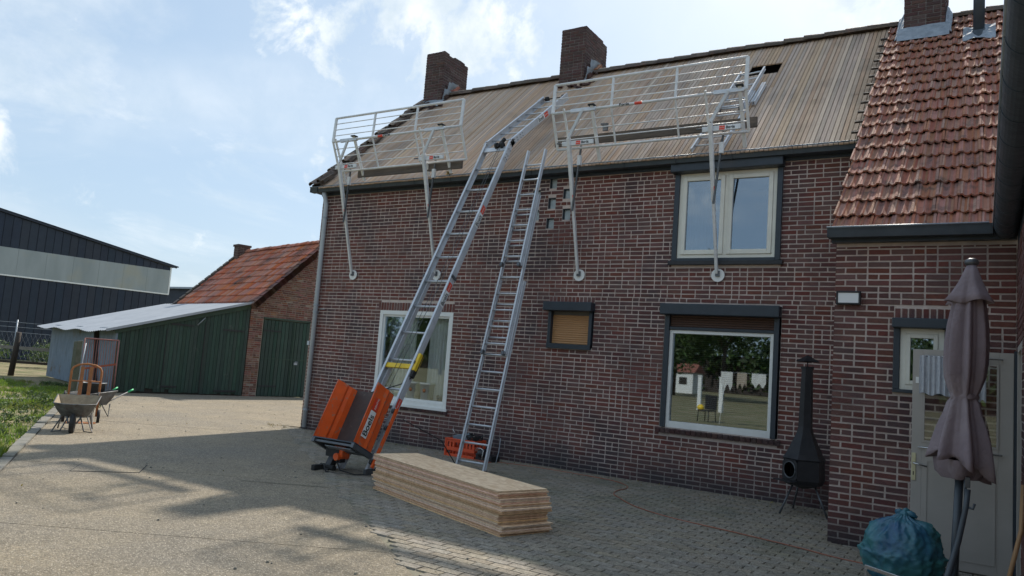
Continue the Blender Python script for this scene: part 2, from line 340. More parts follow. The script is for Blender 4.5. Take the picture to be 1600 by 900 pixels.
def thing(name, label, cat, loc=(0, 0, 0), rz=0.0, group=None):
    o = bpy.data.objects.new(name, None); COL.objects.link(o); o.location = loc; o.rotation_euler = (0, 0, rz); o.empty_display_size = .2
    o.matrix_basis = Matrix.Translation(loc) @ Matrix.Rotation(rz, 4, 'Z')
    return tag(o, label, cat, group)
def copy_tree(o, parent=None):
    c = o.copy(); COL.objects.link(c); c.parent = parent
    if parent: c.matrix_parent_inverse = o.matrix_parent_inverse.copy()
    for ch in list(o.children): copy_tree(ch, c)
    return c
def frame(o, u, v, n):    # matrix with columns u v n at o
    m = Matrix((Vector(u), Vector(v), Vector(n))).transposed().to_4x4(); m.translation = Vector(o); return m
def lettering(txt, size, o, u, v, mate, parent, off=.002, aspect=1.0, bold=0.0, local=False, align='LEFT'):
    u = Vector(u).normalized(); v = Vector(v).normalized(); n = u.cross(v)
    c = bpy.data.curves.new('lettering', 'FONT'); c.body = txt; c.size = size; c.offset = bold; c.align_x = align; c.extrude = .0006
    t = bpy.data.objects.new('lettering', c); COL.objects.link(t); bpy.context.view_layer.update()
    me = bpy.data.meshes.new_from_object(t.evaluated_get(bpy.context.evaluated_depsgraph_get())); bpy.data.objects.remove(t)
    me.materials.clear(); me.materials.append(M[mate])
    for vv in me.vertices: vv.co.x *= aspect
    return link('lettering', me, parent, frame(Vector(o) + n * off, u, v, n), local)

# ------------------------------------------------------------------ masonry
def brick_mesh(L, H, D, seed):
    r = random.Random(seed); j = lambda a: r.uniform(-a, a); m = MB(); c = []
    for z in (0, 1):
        for (x, y) in ((-1, 0), (1, 0), (1, 1), (-1, 1)):
            inset = .003 if z else 0
            c.append((x * (L / 2 - inset) + j(.0025), (-1 if y == 0 else 1) * (H / 2 - inset) + j(.0022), (-D if z == 0 else 0) + (j(.0016) if z else 0)))
    m.hexa(c, 0, skip=(0,)); return m
BRK = {}
def brick_shared(kind, D, mat_):
    k = (kind, D, mat_)
    if k not in BRK: BRK[k] = [brick_mesh(.204 if kind == 's' else .096, .054, D, 11 + i).mesh('brick', mat_) for i in range(4)]
    return R_.choice(BRK[k])
def course_runs(xa, xb, holes, z0, z1):
    runs = [(xa, xb)]
    for (a, b, c, d) in holes:
        if c < z1 - .012 and d > z0 + .012:
            nr = []
            for (p, q) in runs:
                if b <= p or a >= q: nr.append((p, q)); continue
                if a - p > .02: nr.append((p, a))
                if q - b > .02: nr.append((b, q))
            runs = nr
    return runs
def bricks(parent, o, u, n, span, z0, z1, holes=(), mat_='brick', course=.0665, joint=.0118, D=.03, n_ind=300, local=False, ind_ok=None, seed=3, name='brick', jitter=0.0):
    """u along the wall, n out of it; span(z) -> (x0, x1); bricks protrude from the mortar plane through o"""
    r = random.Random(seed); o, u, n = Vector(o), Vector(u).normalized(), Vector(n).normalized(); up = Vector((0, 0, 1)); out = []
    k = 0; z = z0
    while z < z1 - .02:
        h = min(course, z1 - z); xa, xb = span(z + h / 2)
        for (a, b) in course_runs(xa, xb, holes, z, z + h):
            x = a; lastS = 0; first = True
            while x < b - .02:
                if first: kind = 's' if (k % 2 == 0) else 'h'; first = False
                else:
                    kind = 's' if (r.random() < .62 and lastS < 4) else 'h'
                lastS = lastS + 1 if kind == 's' else 0
                L = .205 if kind == 's' else .097
                if x + L > b - .035: L = b - x - .002; kind = 'c' if abs(L - (.205 if kind == 's' else .097)) > .004 else kind
                if L > .015: out.append((x + L / 2, z + h / 2, L, h - joint, kind))
                x += L + joint
        z += course; k += 1
    pos = lambda b: o + u * b[0] + up * b[1]
    wm = world_of(parent) if local else Matrix.Identity(4)
    okb = [b for b in out if (ind_ok is None or ind_ok(b))]
    okb.sort(key=lambda b: ((wm @ pos(b)) - CAM).length); ind = set(id(b) for b in okb[:n_ind])
    rest = MB()
    for b in out:
        P = pos(b) + n * (.007 + r.uniform(-.002, .003) + r.uniform(-jitter, jitter))
        if id(b) in ind:
            kd = b[4] if b[4] in 'sh' else ('s' if b[2] > .13 else 'h'); base = .205 if kd == 's' else .097
            mw = frame(P, u * (b[2] / base), up * (b[3] / .0545), n)
            link(name, brick_shared(kd, D, mat_), parent, mw, local)
        else:
            t = brick_mesh(b[2], b[3], D, r.randrange(999)); base = len(rest.v)
            fl = 1 if u.cross(up).dot(n) > 0 else -1
            rest.v += [tuple(P + u * p[0] + up * p[1] + n * p[2]) for p in t.v]
            rest.f += [tuple(base + i for i in (f if fl > 0 else f[::-1])) for f in t.f]; rest.m += t.m; rest.sm += t.sm
    if rest.v: rest.build('brickwork', mat_, parent, local, kind='stuff')
    return len(out)
def wall_sheet(mb, o, u, n, x0, x1, z0, z1, holes, th, mi=0):
    """a slab of thickness th behind the plane, cut by rectangular holes (x0,x1,z0,z1)"""
    o, u, n = Vector(o), Vector(u), Vector(n); up = Vector((0, 0, 1))
    zs = sorted({z0, z1, *[c for h in holes for c in h[2:] if z0 < c < z1]})
    for a, b in zip(zs[:-1], zs[1:]):
        runs = course_runs(x0, x1, holes, a + 1e-4 - .012, b - 1e-4 + .012) if False else None
        runs = [(x0, x1)]
        for (p, q, c, d) in holes:
            if c < b - 1e-6 and d > a + 1e-6:
                nr = []
                for (s_, e_) in runs:
                    if q <= s_ or p >= e_: nr.append((s_, e_)); continue
                    if p > s_: nr.append((s_, p))
                    if q < e_: nr.append((q, e_))
                runs = nr
        for (s_, e_) in runs:
            mb.obox(o + u * (s_ + e_) / 2 + up * (a + b) / 2 - n * th / 2, u * (e_ - s_) / 2, up * (b - a) / 2, n * th / 2, mi)
def soldiers(parent, o, u, n, x0, x1, z0, z1, mat_='brick', w=.0545, joint=.011, lean=0.0, proud=.009, D=.04):
    o, u, n = Vector(o), Vector(u), Vector(n); up = Vector((0, 0, 1)); k = max(1, round((x1 - x0) / (w + joint))); st = (x1 - x0) / k
    me = brick_mesh(z1 - z0 - .006, st - joint, D, 5).mesh('brick', mat_)
    for i in range(k):
        link('brick', me, parent, frame(o + u * (x0 + st * (i + .5)) + up * (z0 + z1) / 2 + n * (proud + R_.uniform(-.0015, .0015)), up, -u, n) if u.cross(up).dot(n) > 0 else frame(o + u * (x0 + st * (i + .5)) + up * (z0 + z1) / 2 + n * proud, up, u, n))
X, Y, Z = Vector((1, 0, 0)), Vector((0, 1, 0)), Vector((0, 0, 1))

# ================================================================== THE HOUSE
YW = 10.95; YA = 8.776; EAVE_Y, EAVE_Z = 10.72, 4.95; RP = radians(42); SL = Vector((0, cos(RP), sin(RP))); RN = Vector((0, -sin(RP), cos(RP)))
RIDGE_Y = 14.05; RIDGE_Z = EAVE_Z + (RIDGE_Y - EAVE_Y) * tan(RP)
def on_roof(x, y, off=0.0): return Vector((x, y, EAVE_Z + (y - EAVE_Y) * tan(RP))) + RN * off
WL = -11.70; WR = -1.38
house = thing('brick_house', 'long brown brick farmhouse with bare boarded roof and two chimneys', 'house', (WL, YW, 0))
W1 = (-9.84, -8.10, .72, 2.46); WS = (-6.15, -5.31, 1.96, 2.69); WU = (-4.06, -2.46, 3.38, 4.90); WB = (-4.12, -2.41, .86, 2.70)
blocks = [(-6.30, -6.16, 4.63, 4.82), (-6.62, -6.47, 4.45, 4.62), (-6.03, -5.88, 4.44, 4.61), (-6.31, -6.16, 4.28, 4.47), (-6.62, -6.47, 4.09, 4.27), (-6.02, -5.87, 4.08, 4.27), (-6.32, -6.17, 3.94, 4.12)]
holes = [W1, WS, WU, WB] + blocks
mb = MB(); wall_sheet(mb, (0, YW, 0), X, -Y, WL, WR + .6, 0, 5.0, holes, .28)
mb.obox((WL + .14, (YW + 17) / 2 + .14, 2.5), X * .14, Y * ((17 - YW) / 2 - .14), Z * 2.5)          # left gable side
mb.prism([(YW + .001, 5.0), (17.15, 5.0), (RIDGE_Y, RIDGE_Z - .16)], (WL, 0, 0), Y, Z, X * .28)
mb.box(WL, 5, 17.0, 17.28, 0, 5.0)
mb.build('wall', 'mortar', house)
brick_holes = [(W1[0] - .0, W1[1] + .0, W1[2] - .075, W1[3] + .16), (WS[0], WS[1], WS[2] - .02, WS[3] + .10), (WU[0], WU[1], WU[2] - .09, WU[3] + .2), (WB[0], WB[1], WB[2] - .09, WB[3] + .002)] + blocks
bricks(house, (0, YW, 0), X, -Y, lambda z: (WL + .005, WR + .02), .0, 4.93, brick_holes, ind_ok=lambda b: b[0] > -4.9 and b[0] < -1.45)
soldiers(house, (0, YW, 0), X, -Y, W1[0] - .06, W1[1] + .02, W1[3] + .004, W1[3] + .16)
soldiers(house, (0, YW, 0), X, -Y, WS[0], WS[1], WS[3] + .003, WS[3] + .10, w=.06)
for (a, b, c, d), dep in ((W1, .085), (WU, .07), (WB, .07)):          # rowlock sills
    k = round((b - a + .1) / .08); st = (b - a + .1) / k
    me = MB().box(-st / 2 + .005, st / 2 - .005, -.055, .10, -.030, .030).mesh('sill_brick', 'brick_soot')
    for i in range(k):
        link('sill_brick', me, house, Matrix.Translation((a - .05 + st * (i + .5), YW, c - .045)) @ Matrix.Rotation(radians(12), 4, 'X'))
# glass blocks in the honeycomb opening
for (a, b, c, d) in blocks:
    m = MB(); m.box(a + .012, b - .003, YW + .055, YW + .15, c + .003, d - .012); g = m.build('glass_block', 'glassblock', house, bevel=.008)
    MB().box(a, a + .0115, YW + .01, YW + .2, c, d).box(a, b, YW + .01, YW + .2, d - .0115, d).build('reveal', 'navy', house)

# ---- windows (parts of the house)
def room(a, b, c, d, y, depth=1.8, m_='room'):
    m = MB()
    e = .25
    x0, x1, z0, z1, y0, y1 = a - e, b + e, c - .4, d + e, y, y + depth
    for q in ([(x0, y1, z0), (x1, y1, z0), (x1, y1, z1), (x0, y1, z1)], [(x0, y0, z0), (x0, y1, z0), (x0, y1, z1), (x0, y0, z1)], [(x1, y0, z0), (x1, y0, z1), (x1, y1, z1), (x1, y1, z0)],
              [(x0, y0, z0), (x1, y0, z0), (x1, y1, z0), (x0, y1, z0)], [(x0, y0, z1), (x0, y1, z1), (x1, y1, z1), (x1, y0, z1)]): m.face(q)
    return m.build('room', m_, house)
def rect_frame(m, a, b, c, d, w, y0, y1, wb=None, mi=0):
    wb = wb or w
    m.box(a, a + w, y0, y1, c, d, mi); m.box(b - w, b, y0, y1, c, d, mi); m.box(a + w, b - w, y0, y1, d - w, d, mi); m.box(a + w, b - w, y0, y1, c, c + wb, mi)
# lower left window: white frame flush with the wall, one fixed pane
a, b, c, d = W1
m = MB(); rect_frame(m, a, b, c, d, .075, YW - .012, YW + .12, .10); w = m.build('window', 'white_frame', house, bevel=.004)
m = MB(); rect_frame(m, a + .076, b - .076, c + .101, d - .076, .035, YW + .02, YW + .09); m.build('frame', 'white_frame', w)
MB().box(a + .112, b - .112, YW + .05, YW + .056, c + .137, d - .112).build('pane', 'glass', w)
MB().box(a - .04, b + .04, YW - .055, YW - .013, c - .03, c + .02).build('sill', 'white_frame', w)
room(a, b, c, d, YW + .281)
def drape(name, x0, x1, z0, z1, y, mt, parent, folds, amp=.03, n=60, hem=0.0):
    m = MB(); vs = []
    for i in range(n + 1):
        t = i / n; x = x0 + (x1 - x0) * t; yy = y + amp * sin(t * folds * 2 * pi) + amp * .4 * sin(t * folds * 5.1)
        vs.append(((x, yy, z1), (x, yy + .01 * sin(9 * t), z0 + hem * sin(t * 17))))
    for i in range(n): m.face([vs[i][1], vs[i + 1][1], vs[i + 1][0], vs[i][0]])
    m.sm = [True] * len(m.f); return m.build(name, mt, parent)
drape('curtain', a + .09, a + .75, c + .08, d - .08, YW + .22, 'curtain', w, 9)
drape('curtain', b - .66, b - .06, c + .08, d - .08, YW + .22, 'curtain', w, 8)
for px_ in (-8.98, -8.66):                                   # pots on the inside sill
    m = MB(); m.lathe([(.0, 0), (.105, 0), (.13, .30), (.145, .30), (.145, .335), (.12, .335), (.11, .28), (0, .28)], (px_, YW + .13, c + .105), 20)
    pt = m.build('flower_pot', 'pot', house)
    MB().lathe([(.0, 0), (.035, .005), (.035, .012), (0, .02)], (0, 0, 0), 12).build('badge', 'rust_orange', pt, mw=Matrix.Translation((px_ + .03, YW + .13 - .118, c + .30)) @ Matrix.Rotation(pi / 2, 4, 'X'))
MB().lathe([(0, 0), (.09, 0), (.10, .13), (.085, .13), (.08, .10), (0, .10)], (-8.36, YW + .2, c + .105), 16).build('flower_pot', 'navy', house)
# small window with its roller shutter down
a, b, c, d = WS
m = MB(); m.box(a - .03, b + .01, YW - .16, YW + .02, d - .145, d + .0); sb = m.build('shutter_box', 'navy', house, bevel=.01)
m = MB(); m.box(a + .02, a + .075, YW - .04, YW + .10, c, d - .146); m.box(b - .075, b - .02, YW - .04, YW + .10, c, d - .146); m.box(a + .02, b - .02, YW - .055, YW + .08, c - .03, c + .05)
w = m.build('window', 'navy', house, bevel=.004)
MB().box(a + .076, b - .076, YW + .05, YW + .09, c + .05, d).build('curtain_core', 'room', w)
n_ = 13; sl_me = MB().prism([(-.0, -.017), (.006, -.014), (.012, 0), (.006, .015), (0, .018)], (-(b - a - .154) / 2, 0, 0), -Y, Z, X * (b - a - .154)).mesh('slat', 'shutter_tan')
for i in range(n_): link('slat', sl_me, w, Matrix.Translation(((a + b) / 2, YW + .045, c + .07 + i * .0365)))
# big lower right window, shutter box above, one brown band of shutter
a, b, c, d = WB
m = MB(); m.box(a - .03, b + .0, YW - .17, YW + .02, d - .165, d); m.build('shutter_box', 'navy', house, bevel=.012)
m = MB(); m.box(a + .02, a + .09, YW - .045, YW + .10, c, d - .166); m.box(b - .09, b - .02, YW - .045, YW + .10, c, d - .166); m.box(a + .09, b - .09, YW - .03, YW + .08, c + 1.455, c + 1.50)
w = m.build('window', 'navy', house, bevel=.004)
sl_me = MB().prism([(-.0, -.017), (.006, -.014), (.012, 0), (.006, .015), (0, .018)], (-(b - a - .182) / 2, 0, 0), -Y, Z, X * (b - a - .182)).mesh('slat', 'shutter_brown')
for i in range(5): link('slat', sl_me, w, Matrix.Translation(((a + b) / 2, YW + .02, c + 1.52 + i * .0365)))
MB().box(a + .091, b - .091, YW + .035, YW + .08, c + 1.50, d).build('panel', 'room', w)
x0, x1, z0, z1 = a + .091, b - .091, c + .0, c + 1.454
m = MB(); rect_frame(m, x0, x1, z0, z1, .05, YW - .005, YW + .09, .095); m.build('frame', 'white_frame', w, bevel=.003)
MB().box(x0 + .051, x1 - .051, YW + .045, YW + .051, z0 + .096, z1 - .051).build('pane', 'glass_sky', w)
sl_me = MB().obox((0, 0, 0), X * ((x1 - x0) / 2 - .06), Vector((0, .010, .004)), Vector((0, -.0002, .0005))).mesh('blind_slat', 'blind')
k = 46
for i in range(k): link('blind_slat', sl_me, w, Matrix.Translation(((x0 + x1) / 2, YW + .16, z0 + .12 + i * (1.27 / k))))
room(a, b, c, d, YW + .281)
# upper window: two opening lights in cream frames, dark surround, shutter box under the gutter
a, b, c, d = WU
m = MB(); m.box(a - .04, b + .02, YW - .17, YW + .02, d - .19, d + .03); m.build('shutter_box', 'navy', house, bevel=.012)
m = MB(); m.box(a + .0, a + .075, YW - .045, YW + .10, c - .02, d - .191); m.box(b - .075, b, YW - .045, YW + .10, c - .02, d - .191); m.box(a + .075, b - .075, YW - .05, YW + .10, c - .025, c + .02)
w = m.build('window', 'navy', house, bevel=.004)
x0, x1, z0, z1 = a + .076, b - .076, c + .021, d - .192; xm = (x0 + x1) / 2
m = MB(); rect_frame(m, x0, x1, z0, z1, .055, YW - .01, YW + .08); m.box(xm - .028, xm + .028, YW - .01, YW + .08, z0 + .0551, z1 - .0551); m.build('frame', 'cream_frame', w, bevel=.003)
for (p, q) in ((x0 + .056, xm - .029), (xm + .029, x1 - .056)):
    m = MB(); rect_frame(m, p, q, z0 + .056, z1 - .056, .062, YW - .03, YW + .05, .07); m.build('sash', 'cream_frame', w, bevel=.006)
    MB().box(p + .063, q - .063, YW + .005, YW + .011, z0 + .127, z1 - .119).build('pane', 'glass_sky', w)
m = MB(); m.box(a - .04, b + .04, YW - .075, YW - .012, c - .085, c - .026); m.build('sill', 'black', w, bevel=.004)
drape('curtain', x0 + .1, x0 + .33, z0 + .1, z1 - .12, YW + .34, 'curtain', w, 3)
room(a, b, c, d, YW + .281)

# ---- boarded main roof
HX0, HX1 = -3.55, -3.09; HS0, HS1 = (12.98 - EAVE_Y) / cos(RP), (13.33 - EAVE_Y) / cos(RP)      # the square opening
RL = (RIDGE_Y - EAVE_Y) / cos(RP)
bx = -11.60; nb = 0; base_o = Vector((0, EAVE_Y, EAVE_Z)); bw = .066
board_me = {}
def deck_board(xc, wv, s0, s1, pale):
    key = (round(wv, 3), round(s0, 2), round(s1, 2), pale)
    if key not in board_me: board_me[key] = MB().hexa([(-wv / 2, s0, -.02), (wv / 2, s0, -.02), (wv / 2, s1, -.02), (-wv / 2, s1, -.02), (-wv / 2, s0, 0), (wv / 2, s0, 0), (wv / 2, s1, 0), (-wv / 2, s1, 0)]).mesh('roof_board', 'deck_pale' if pale else 'deck')
    link('roof_board', board_me[key], house, frame(base_o + X * xc + RN * R_.uniform(-.004, .003), X, SL, RN))
while bx < -1.46:
    pale = R_.random() < .09 or nb in (3, 4, 61); xc = bx + bw / 2
    segs = [(-.06, RL - .02)]
    if bx + bw > HX0 and bx < HX1: segs = [(-.06, HS0), (HS1, RL - .02)]
    elif R_.random() < .3:
        cut = R_.choice((1.6, 2.35, 3.1)) + R_.uniform(-.02, .02); segs = [(-.06, cut - .004), (cut + .004, RL - .02)]
    for k_, (p, q) in enumerate(segs): deck_board(xc, bw - .010, p, q, pale if k_ == 0 else (pale and R_.random() < .5))
    bx += bw; nb += 1
m = MB()          # attic closed off below the boards, back slope, verge boards
m.prism([(11.24, EAVE_Z + .2), (RIDGE_Y, RIDGE_Z - .35), (17.0, EAVE_Z - .02), (11.24, EAVE_Z - .02)], (-11.35, 0, 0), Y, Z, X * 9.7)
m.build('attic', 'attic', house)
m = MB(); bk = Vector((0, cos(RP), -sin(RP)))
m.obox(Vector((-3.3, RIDGE_Y, RIDGE_Z)) + bk * (RL / 2) + Vector((0, -sin(RP), -cos(RP))) * .03, X * 8.32, bk * RL / 2, Vector((0, sin(RP), cos(RP))) * .04); m.build('rear_roof', 'tile_dark', house)
for i, s in enumerate((.9, 1.9, 2.9, 3.9)): MB().obox(base_o + X * -6.5 + SL * s - RN * .05, X * 5, SL * .03, RN * .028).build('purlin', 'deck', house)
# ridge tiles
def half_tile(r0, r1, L, n=8, th=.014):
    m = MB()
    for i in range(n):
        a0, a1 = pi * i / n, pi * (i + 1) / n
        p = lambda a, r, x: (x, -r * cos(a), r * sin(a))
        m.face([p(a0, r0, 0), p(a0, r1, L), p(a1, r1, L), p(a1, r0, 0)])
        m.face([p(a0, r0 - th, 0), p(a0, r0, 0), p(a1, r0, 0), p(a1, r0 - th, 0)]); m.face([p(a1, r1 - th, L), p(a1, r1, L), p(a0, r1, L), p(a0, r1 - th, L)])
        m.face([p(a1, r0 - th, 0), p(a1, r1 - th, L), p(a0, r1 - th, L), p(a0, r0 - th, 0)])
    return m
rt = half_tile(.125, .105, .40).mesh('ridge_tile', 'tile_dark')
x = -11.75
while x < 5:
    if not (-11.75 < x + .2 < -11.05 or -7.95 < x + .2 < -7.2):
        link('ridge_tile', rt, house, Matrix.Translation((x, RIDGE_Y, RIDGE_Z - .02 + R_.uniform(-.006, .008))) @ Matrix.Rotation(R_.uniform(-.03, .03), 4, 'Y') @ Matrix.Rotation(R_.uniform(-.02, .02), 4, 'Z'))
    x += .355
# old tiles left along the gable verge
def pantile(w=.30, L=.40, h=.035):
    m = MB(); pr = [(0, .0), (.12, .030), (.25, .040), (.38, .022), (.55, .002), (.8, .004), (1, .02)]
    up = [(w * (a - .5), h_) for a, h_ in pr]
    for (a, ha), (b, hb) in zip(up[:-1], up[1:]):
        m.face([(a, 0, ha + h), (b, 0, hb + h), (b, L, hb + .008), (a, L, ha + .008)]); m.face([(a, 0, ha + h - .016), (b, 0, hb + h - .016), (b, 0, hb + h), (a, 0, ha + h)])
    m.face([(up[0][0], 0, -.02), (up[0][0], 0, up[0][1] + h), (up[0][0], L, up[0][1]), (up[0][0], L, -.02)]); m.face([(up[-1][0], L, -.02), (up[-1][0], L, up[-1][1]), (up[-1][0], 0, up[-1][1] + h), (up[-1][0], 0, -.02)])
    return m
vt = [pantile(.34).mesh('verge_tile', 'tile_dark'), pantile(.22).mesh('verge_tile', 'tile_dark')]
s = -.02; i = 0
while s < RL - .45:
    link('verge_tile', vt[i % 2], house, frame(base_o + X * (-11.68 + .02 * (i % 2) + R_.uniform(-.02, .02)) + SL * s + RN * (.035 + R_.uniform(0, .02)), X, SL, RN) @ Matrix.Rotation(R_.uniform(-.05, .05), 4, 'Z'))
    if i % 3 == 0: link('verge_tile', vt[1], house, frame(base_o + X * (-11.55 + R_.uniform(-.03, .03)) + SL * (s + .05) + RN * .075, X, SL, RN) @ Matrix.Rotation(R_.uniform(-.2, .2), 4, 'Z'))
    s += .30; i += 1
MB().obox(base_o + X * -11.80 + SL * (RL / 2) - RN * .06, X * .015, SL * (RL / 2), RN * .09).build('verge_board', 'oldwood', house)

# ---- chimneys
def chimney(x0, x1, y0, y1, z0, z1, parent, top_extra=None, flare=0.0):
    cx, cy = (x0 + x1) / 2, (y0 + y1) / 2
    c = MB().box(x0, x1, y0, y1, z0, z1).build('chimney', 'mortar_dark', parent)
    W_, D_ = x1 - x0, y1 - y0
    cap = lambda z: (.0, W_)
    bricks(c, (x0, y0, 0), X, -Y, lambda z: (-.008, W_ + .008), z0, z1 + .02, mat_='brick_soot', n_ind=160, seed=5, jitter=.004)
    bricks(c, (x1, y0, 0), Y, X, lambda z: (-.008, D_ + .008), z0, z1 + .02, mat_='brick_soot', n_ind=140, seed=6, jitter=.004)
    bricks(c, (x0, y1, 0), -Y, -X, lambda z: (-.008, D_ + .008), z0, z1 + .02, mat_='brick_soot', n_ind=0, seed=7)
    k = int((W_ + .1) / .11); me = brick_mesh(.205, .10, .06, 3).mesh('brick', 'brick_soot')      # rowlock on top, worn
    for i in range(k):
        for j_ in range(max(1, int(D_ / .215))):
            if R_.random() < .10 and j_ > 0: continue
            link('brick', me, c, Matrix.Translation((x0 - .01 + W_ / k * (i + .5) * 1.02, y0 + .1 + j_ * .213, z1 + .065)) @ Matrix.Rotation(pi / 2, 4, 'Z') @ Matrix.Rotation(R_.uniform(-.04, .04), 4, 'Y'))
    return c
ch1 = chimney(-11.66, -11.12, 13.81, 14.77, 7.55, 8.95, house)
ch2 = chimney(-7.86, -7.28, 13.75, 14.78, 7.45, 8.86, house)
def crumpled(name, quads, parent, mt='lead', amp=.02, sub=5):
    m = MB(); r = random.Random(len(quads) * 7 + 1)
    for q in quads:
        q = [Vector(p) for p in q]; nrm = (q[1] - q[0]).cross(q[3] - q[0]).normalized(); g = {}
        for i in range(sub + 1):
            for j in range(sub + 1):
                a, b = i / sub, j / sub; p = q[0] * (1 - a) * (1 - b) + q[1] * a * (1 - b) + q[2] * a * b + q[3] * (1 - a) * b
                g[i, j] = p + nrm * amp * (noise.noise(p * 9) * 1.6)
        for i in range(sub):
            for j in range(sub): m.face([g[i, j], g[i + 1, j], g[i + 1, j + 1], g[i, j + 1]])
    o = m.build(name, mt, parent); sd = o.modifiers.new('solid', 'SOLIDIFY'); sd.thickness = .004; return o
for ch, xr, yf in ((ch1, -11.12, 13.81), (ch2, -7.28, 13.75)):
    zr = on_roof(xr, yf).z
    qs = []
    for i, (dy, hh, tw) in enumerate(((-.04, .36, .12), (.10, .44, .16), (.24, .36, .10))):
        y0_ = yf + dy; q = [Vector((xr + .05, y0_, on_roof(0, y0_).z + .02)), Vector((xr + .05, y0_ + .17, on_roof(0, y0_ + .17).z + .02)), Vector((xr + .07 + tw, y0_ + .19, on_roof(0, y0_).z + hh * .9)), Vector((xr + .05 + tw * .4, y0_ + .02, on_roof(0, y0_).z + hh))]
        qs.append(q)
    crumpled('flashing', qs, ch)
    q2 = [[Vector((xr - .62, yf - .24, on_roof(0, yf - .24).z + .03)), Vector((xr + .16, yf - .24, on_roof(0, yf - .24).z + .03)), Vector((xr + .16, yf - .015, on_roof(0, yf).z + .04)), Vector((xr - .62, yf - .015, on_roof(0, yf).z + .08))]]
    if ch is ch1: crumpled('apron_flashing', q2, ch, 'lead', .06)
    m = MB()
    for k_ in range(9):
        p = on_roof(xr - .5 + R_.uniform(0, .75), yf - R_.uniform(.05, .28), .03); a_ = R_.uniform(0, 3)
        m.obox(p, Vector((cos(a_), sin(a_), 0)) * .07, Vector((-sin(a_), cos(a_), .3)) * .05, Vector((0, 0, .02)))
    m.obox(on_roof(xr + .07, yf + .34, .06), X * .05, SL * .36, RN * .05)
    m.build('broken_bedding', 'brick_soot' , ch)
    MB().obox(on_roof(xr + .14, yf + .36, .09), X * .09, SL * .13, RN * .03).build('loose_tile', 'tile', ch)

# ---- zinc gutter along the main eave, downpipe
def gutter(x0, x1, y, z, parent, h=.10, d=.14):
    pr = [(0, 0), (.012, -.03), (.035, -h), (d, -h), (d, .03), (d - .008, .03), (d - .008, -h + .01), (.043, -h + .01), (.02, -.005)]
    g = MB().prism(pr, (x0, y, z), Y, Z, X * (x1 - x0)).build('gutter', 'zinc', parent)
    MB().tube([(x0, y + .004, z + .004), (x1, y + .004, z + .004)], .012, 8).build('bead', 'zinc_rim', g)
    m = MB(); m.box(x0 - .004, x0, y + .01, y + d, z - h, z); m.build('stop_end', 'zinc', g)
    n_ = int((x1 - x0) / .85); me = MB().prism([(-.006, .016), (-.007, -.03), (.026, -h - .007), (.06, -h - .007), (.06, -h - .001), (.03, -h - .001), (-.001, -.03), (0, .01)], (-.012, 0, 0), Y, Z, X * .024).mesh('bracket', 'zinc')
    for i in range(n_ + 1): link('bracket', me, g, Matrix.Translation((x0 + .2 + i * .85, y, z)))
    return g
gutter(-11.86, -1.40, 10.70, 4.935, house)
MB().box(-11.80, -1.39, 10.842, YW + .02, 4.835, 4.865).build('soffit', 'navy', house)
MB().box(-11.72, -1.42, YW - .035, YW - .012, 4.79, 4.834).build('eave_board', 'navy', house)
m = MB(); m.tube([(-11.54, 10.80, 4.84), (-11.54, 10.85, 4.72), (-11.52, 10.87, 4.6), (-11.52, 10.87, .06)], .046, 14)
dp = m.build('downpipe', 'pvc', house)
for z in (.4, 2.35, 2.5, 4.3): MB().lathe([(.052, 0), (.052, .04)], (-11.52, 10.87, z), 14).box(-11.54, -11.50, 10.90, 10.96, z, z + .03).build('clip', 'galv', dp)
MB().tube([(-11.44, 10.9, 2.44), (-11.30, 10.9, 2.44)], .01, 6).build('tap', 'galv', dp)
MB().box(-11.68, -11.62, 10.88, 10.94, 1.7, 1.78).build('vent_cap', 'pvc', dp)

# ================================================================== THE ANNEXE (lower wall, tiled catslide roof)
AP = radians(41); ASL = Vector((0, cos(AP), sin(AP))); ARN = Vector((0, -sin(AP), cos(AP)))
def on_aroof(x, y, off=0.0): return Vector((x, y, 4.97 + (y - 10.60) * tan(AP))) + ARN * off
annex = thing('brick_annexe', 'brick annexe under the red clay tiles, right of the bare roof boards', 'house extension', (-1.38, YA, 0))
AR = .27; AW = (-.80, -.28, 1.66, 2.39)
mb = MB(); wall_sheet(mb, (0, YA, 0), X, -Y, WR, 4.6, 0, 3.28, [AW], .25)
mb.box(WR, WR + .25, YA + .251, YW - .001, 0, 3.2)
mb.prism([(YA + .02, 3.2), (YW + .3, 3.2), (YW + .3, 5.1), (YA + .02, 3.38)], (WR, 0, 0), Y, Z, X * .25)
mb.build('wall', 'mortar', annex)
bricks(annex, (0, YA, 0), X, -Y, lambda z: (WR - .006, .262), 0, 3.16, [(AW[0] - .0, AW[1], AW[2] - .07, AW[3] + .11)], seed=9)
soldiers(annex, (0, YA, 0), X, -Y, AW[0], AW[1], AW[3] + .003, AW[3] + .11)
a, b, c, d = AW
MB().box(a - .01, b + .02, YA - .12, YA + .02, d - .10, d).build('shutter_box', 'navy', annex, bevel=.008)
m = MB(); m.box(a, a + .06, YA - .03, YA + .10, c, d - .101); m.box(b - .06, b, YA - .03, YA + .10, c, d - .101); m.box(a, b, YA - .045, YA + .1, c - .035, c - .001)
w = m.build('window', 'navy', annex, bevel=.004)
m = MB(); rect_frame(m, a + .061, b - .061, c, d - .101, .055, YA - .01, YA + .08); m.build('frame', 'cream_frame', w, bevel=.003)
m = MB(); rect_frame(m, a + .117, b - .117, c + .056, d - .157, .04, YA - .02, YA + .06); m.build('sash', 'cream_frame', w, bevel=.003)
MB().box(a + .158, b - .158, YA + .02, YA + .026, c + .097, d - .198).build('pane', 'glass_sky', w)
m = MB(); m.box(a - .2, b + .2, YA + .252, YA + .9, c - .2, d + .2); m.build('room', 'room', annex)
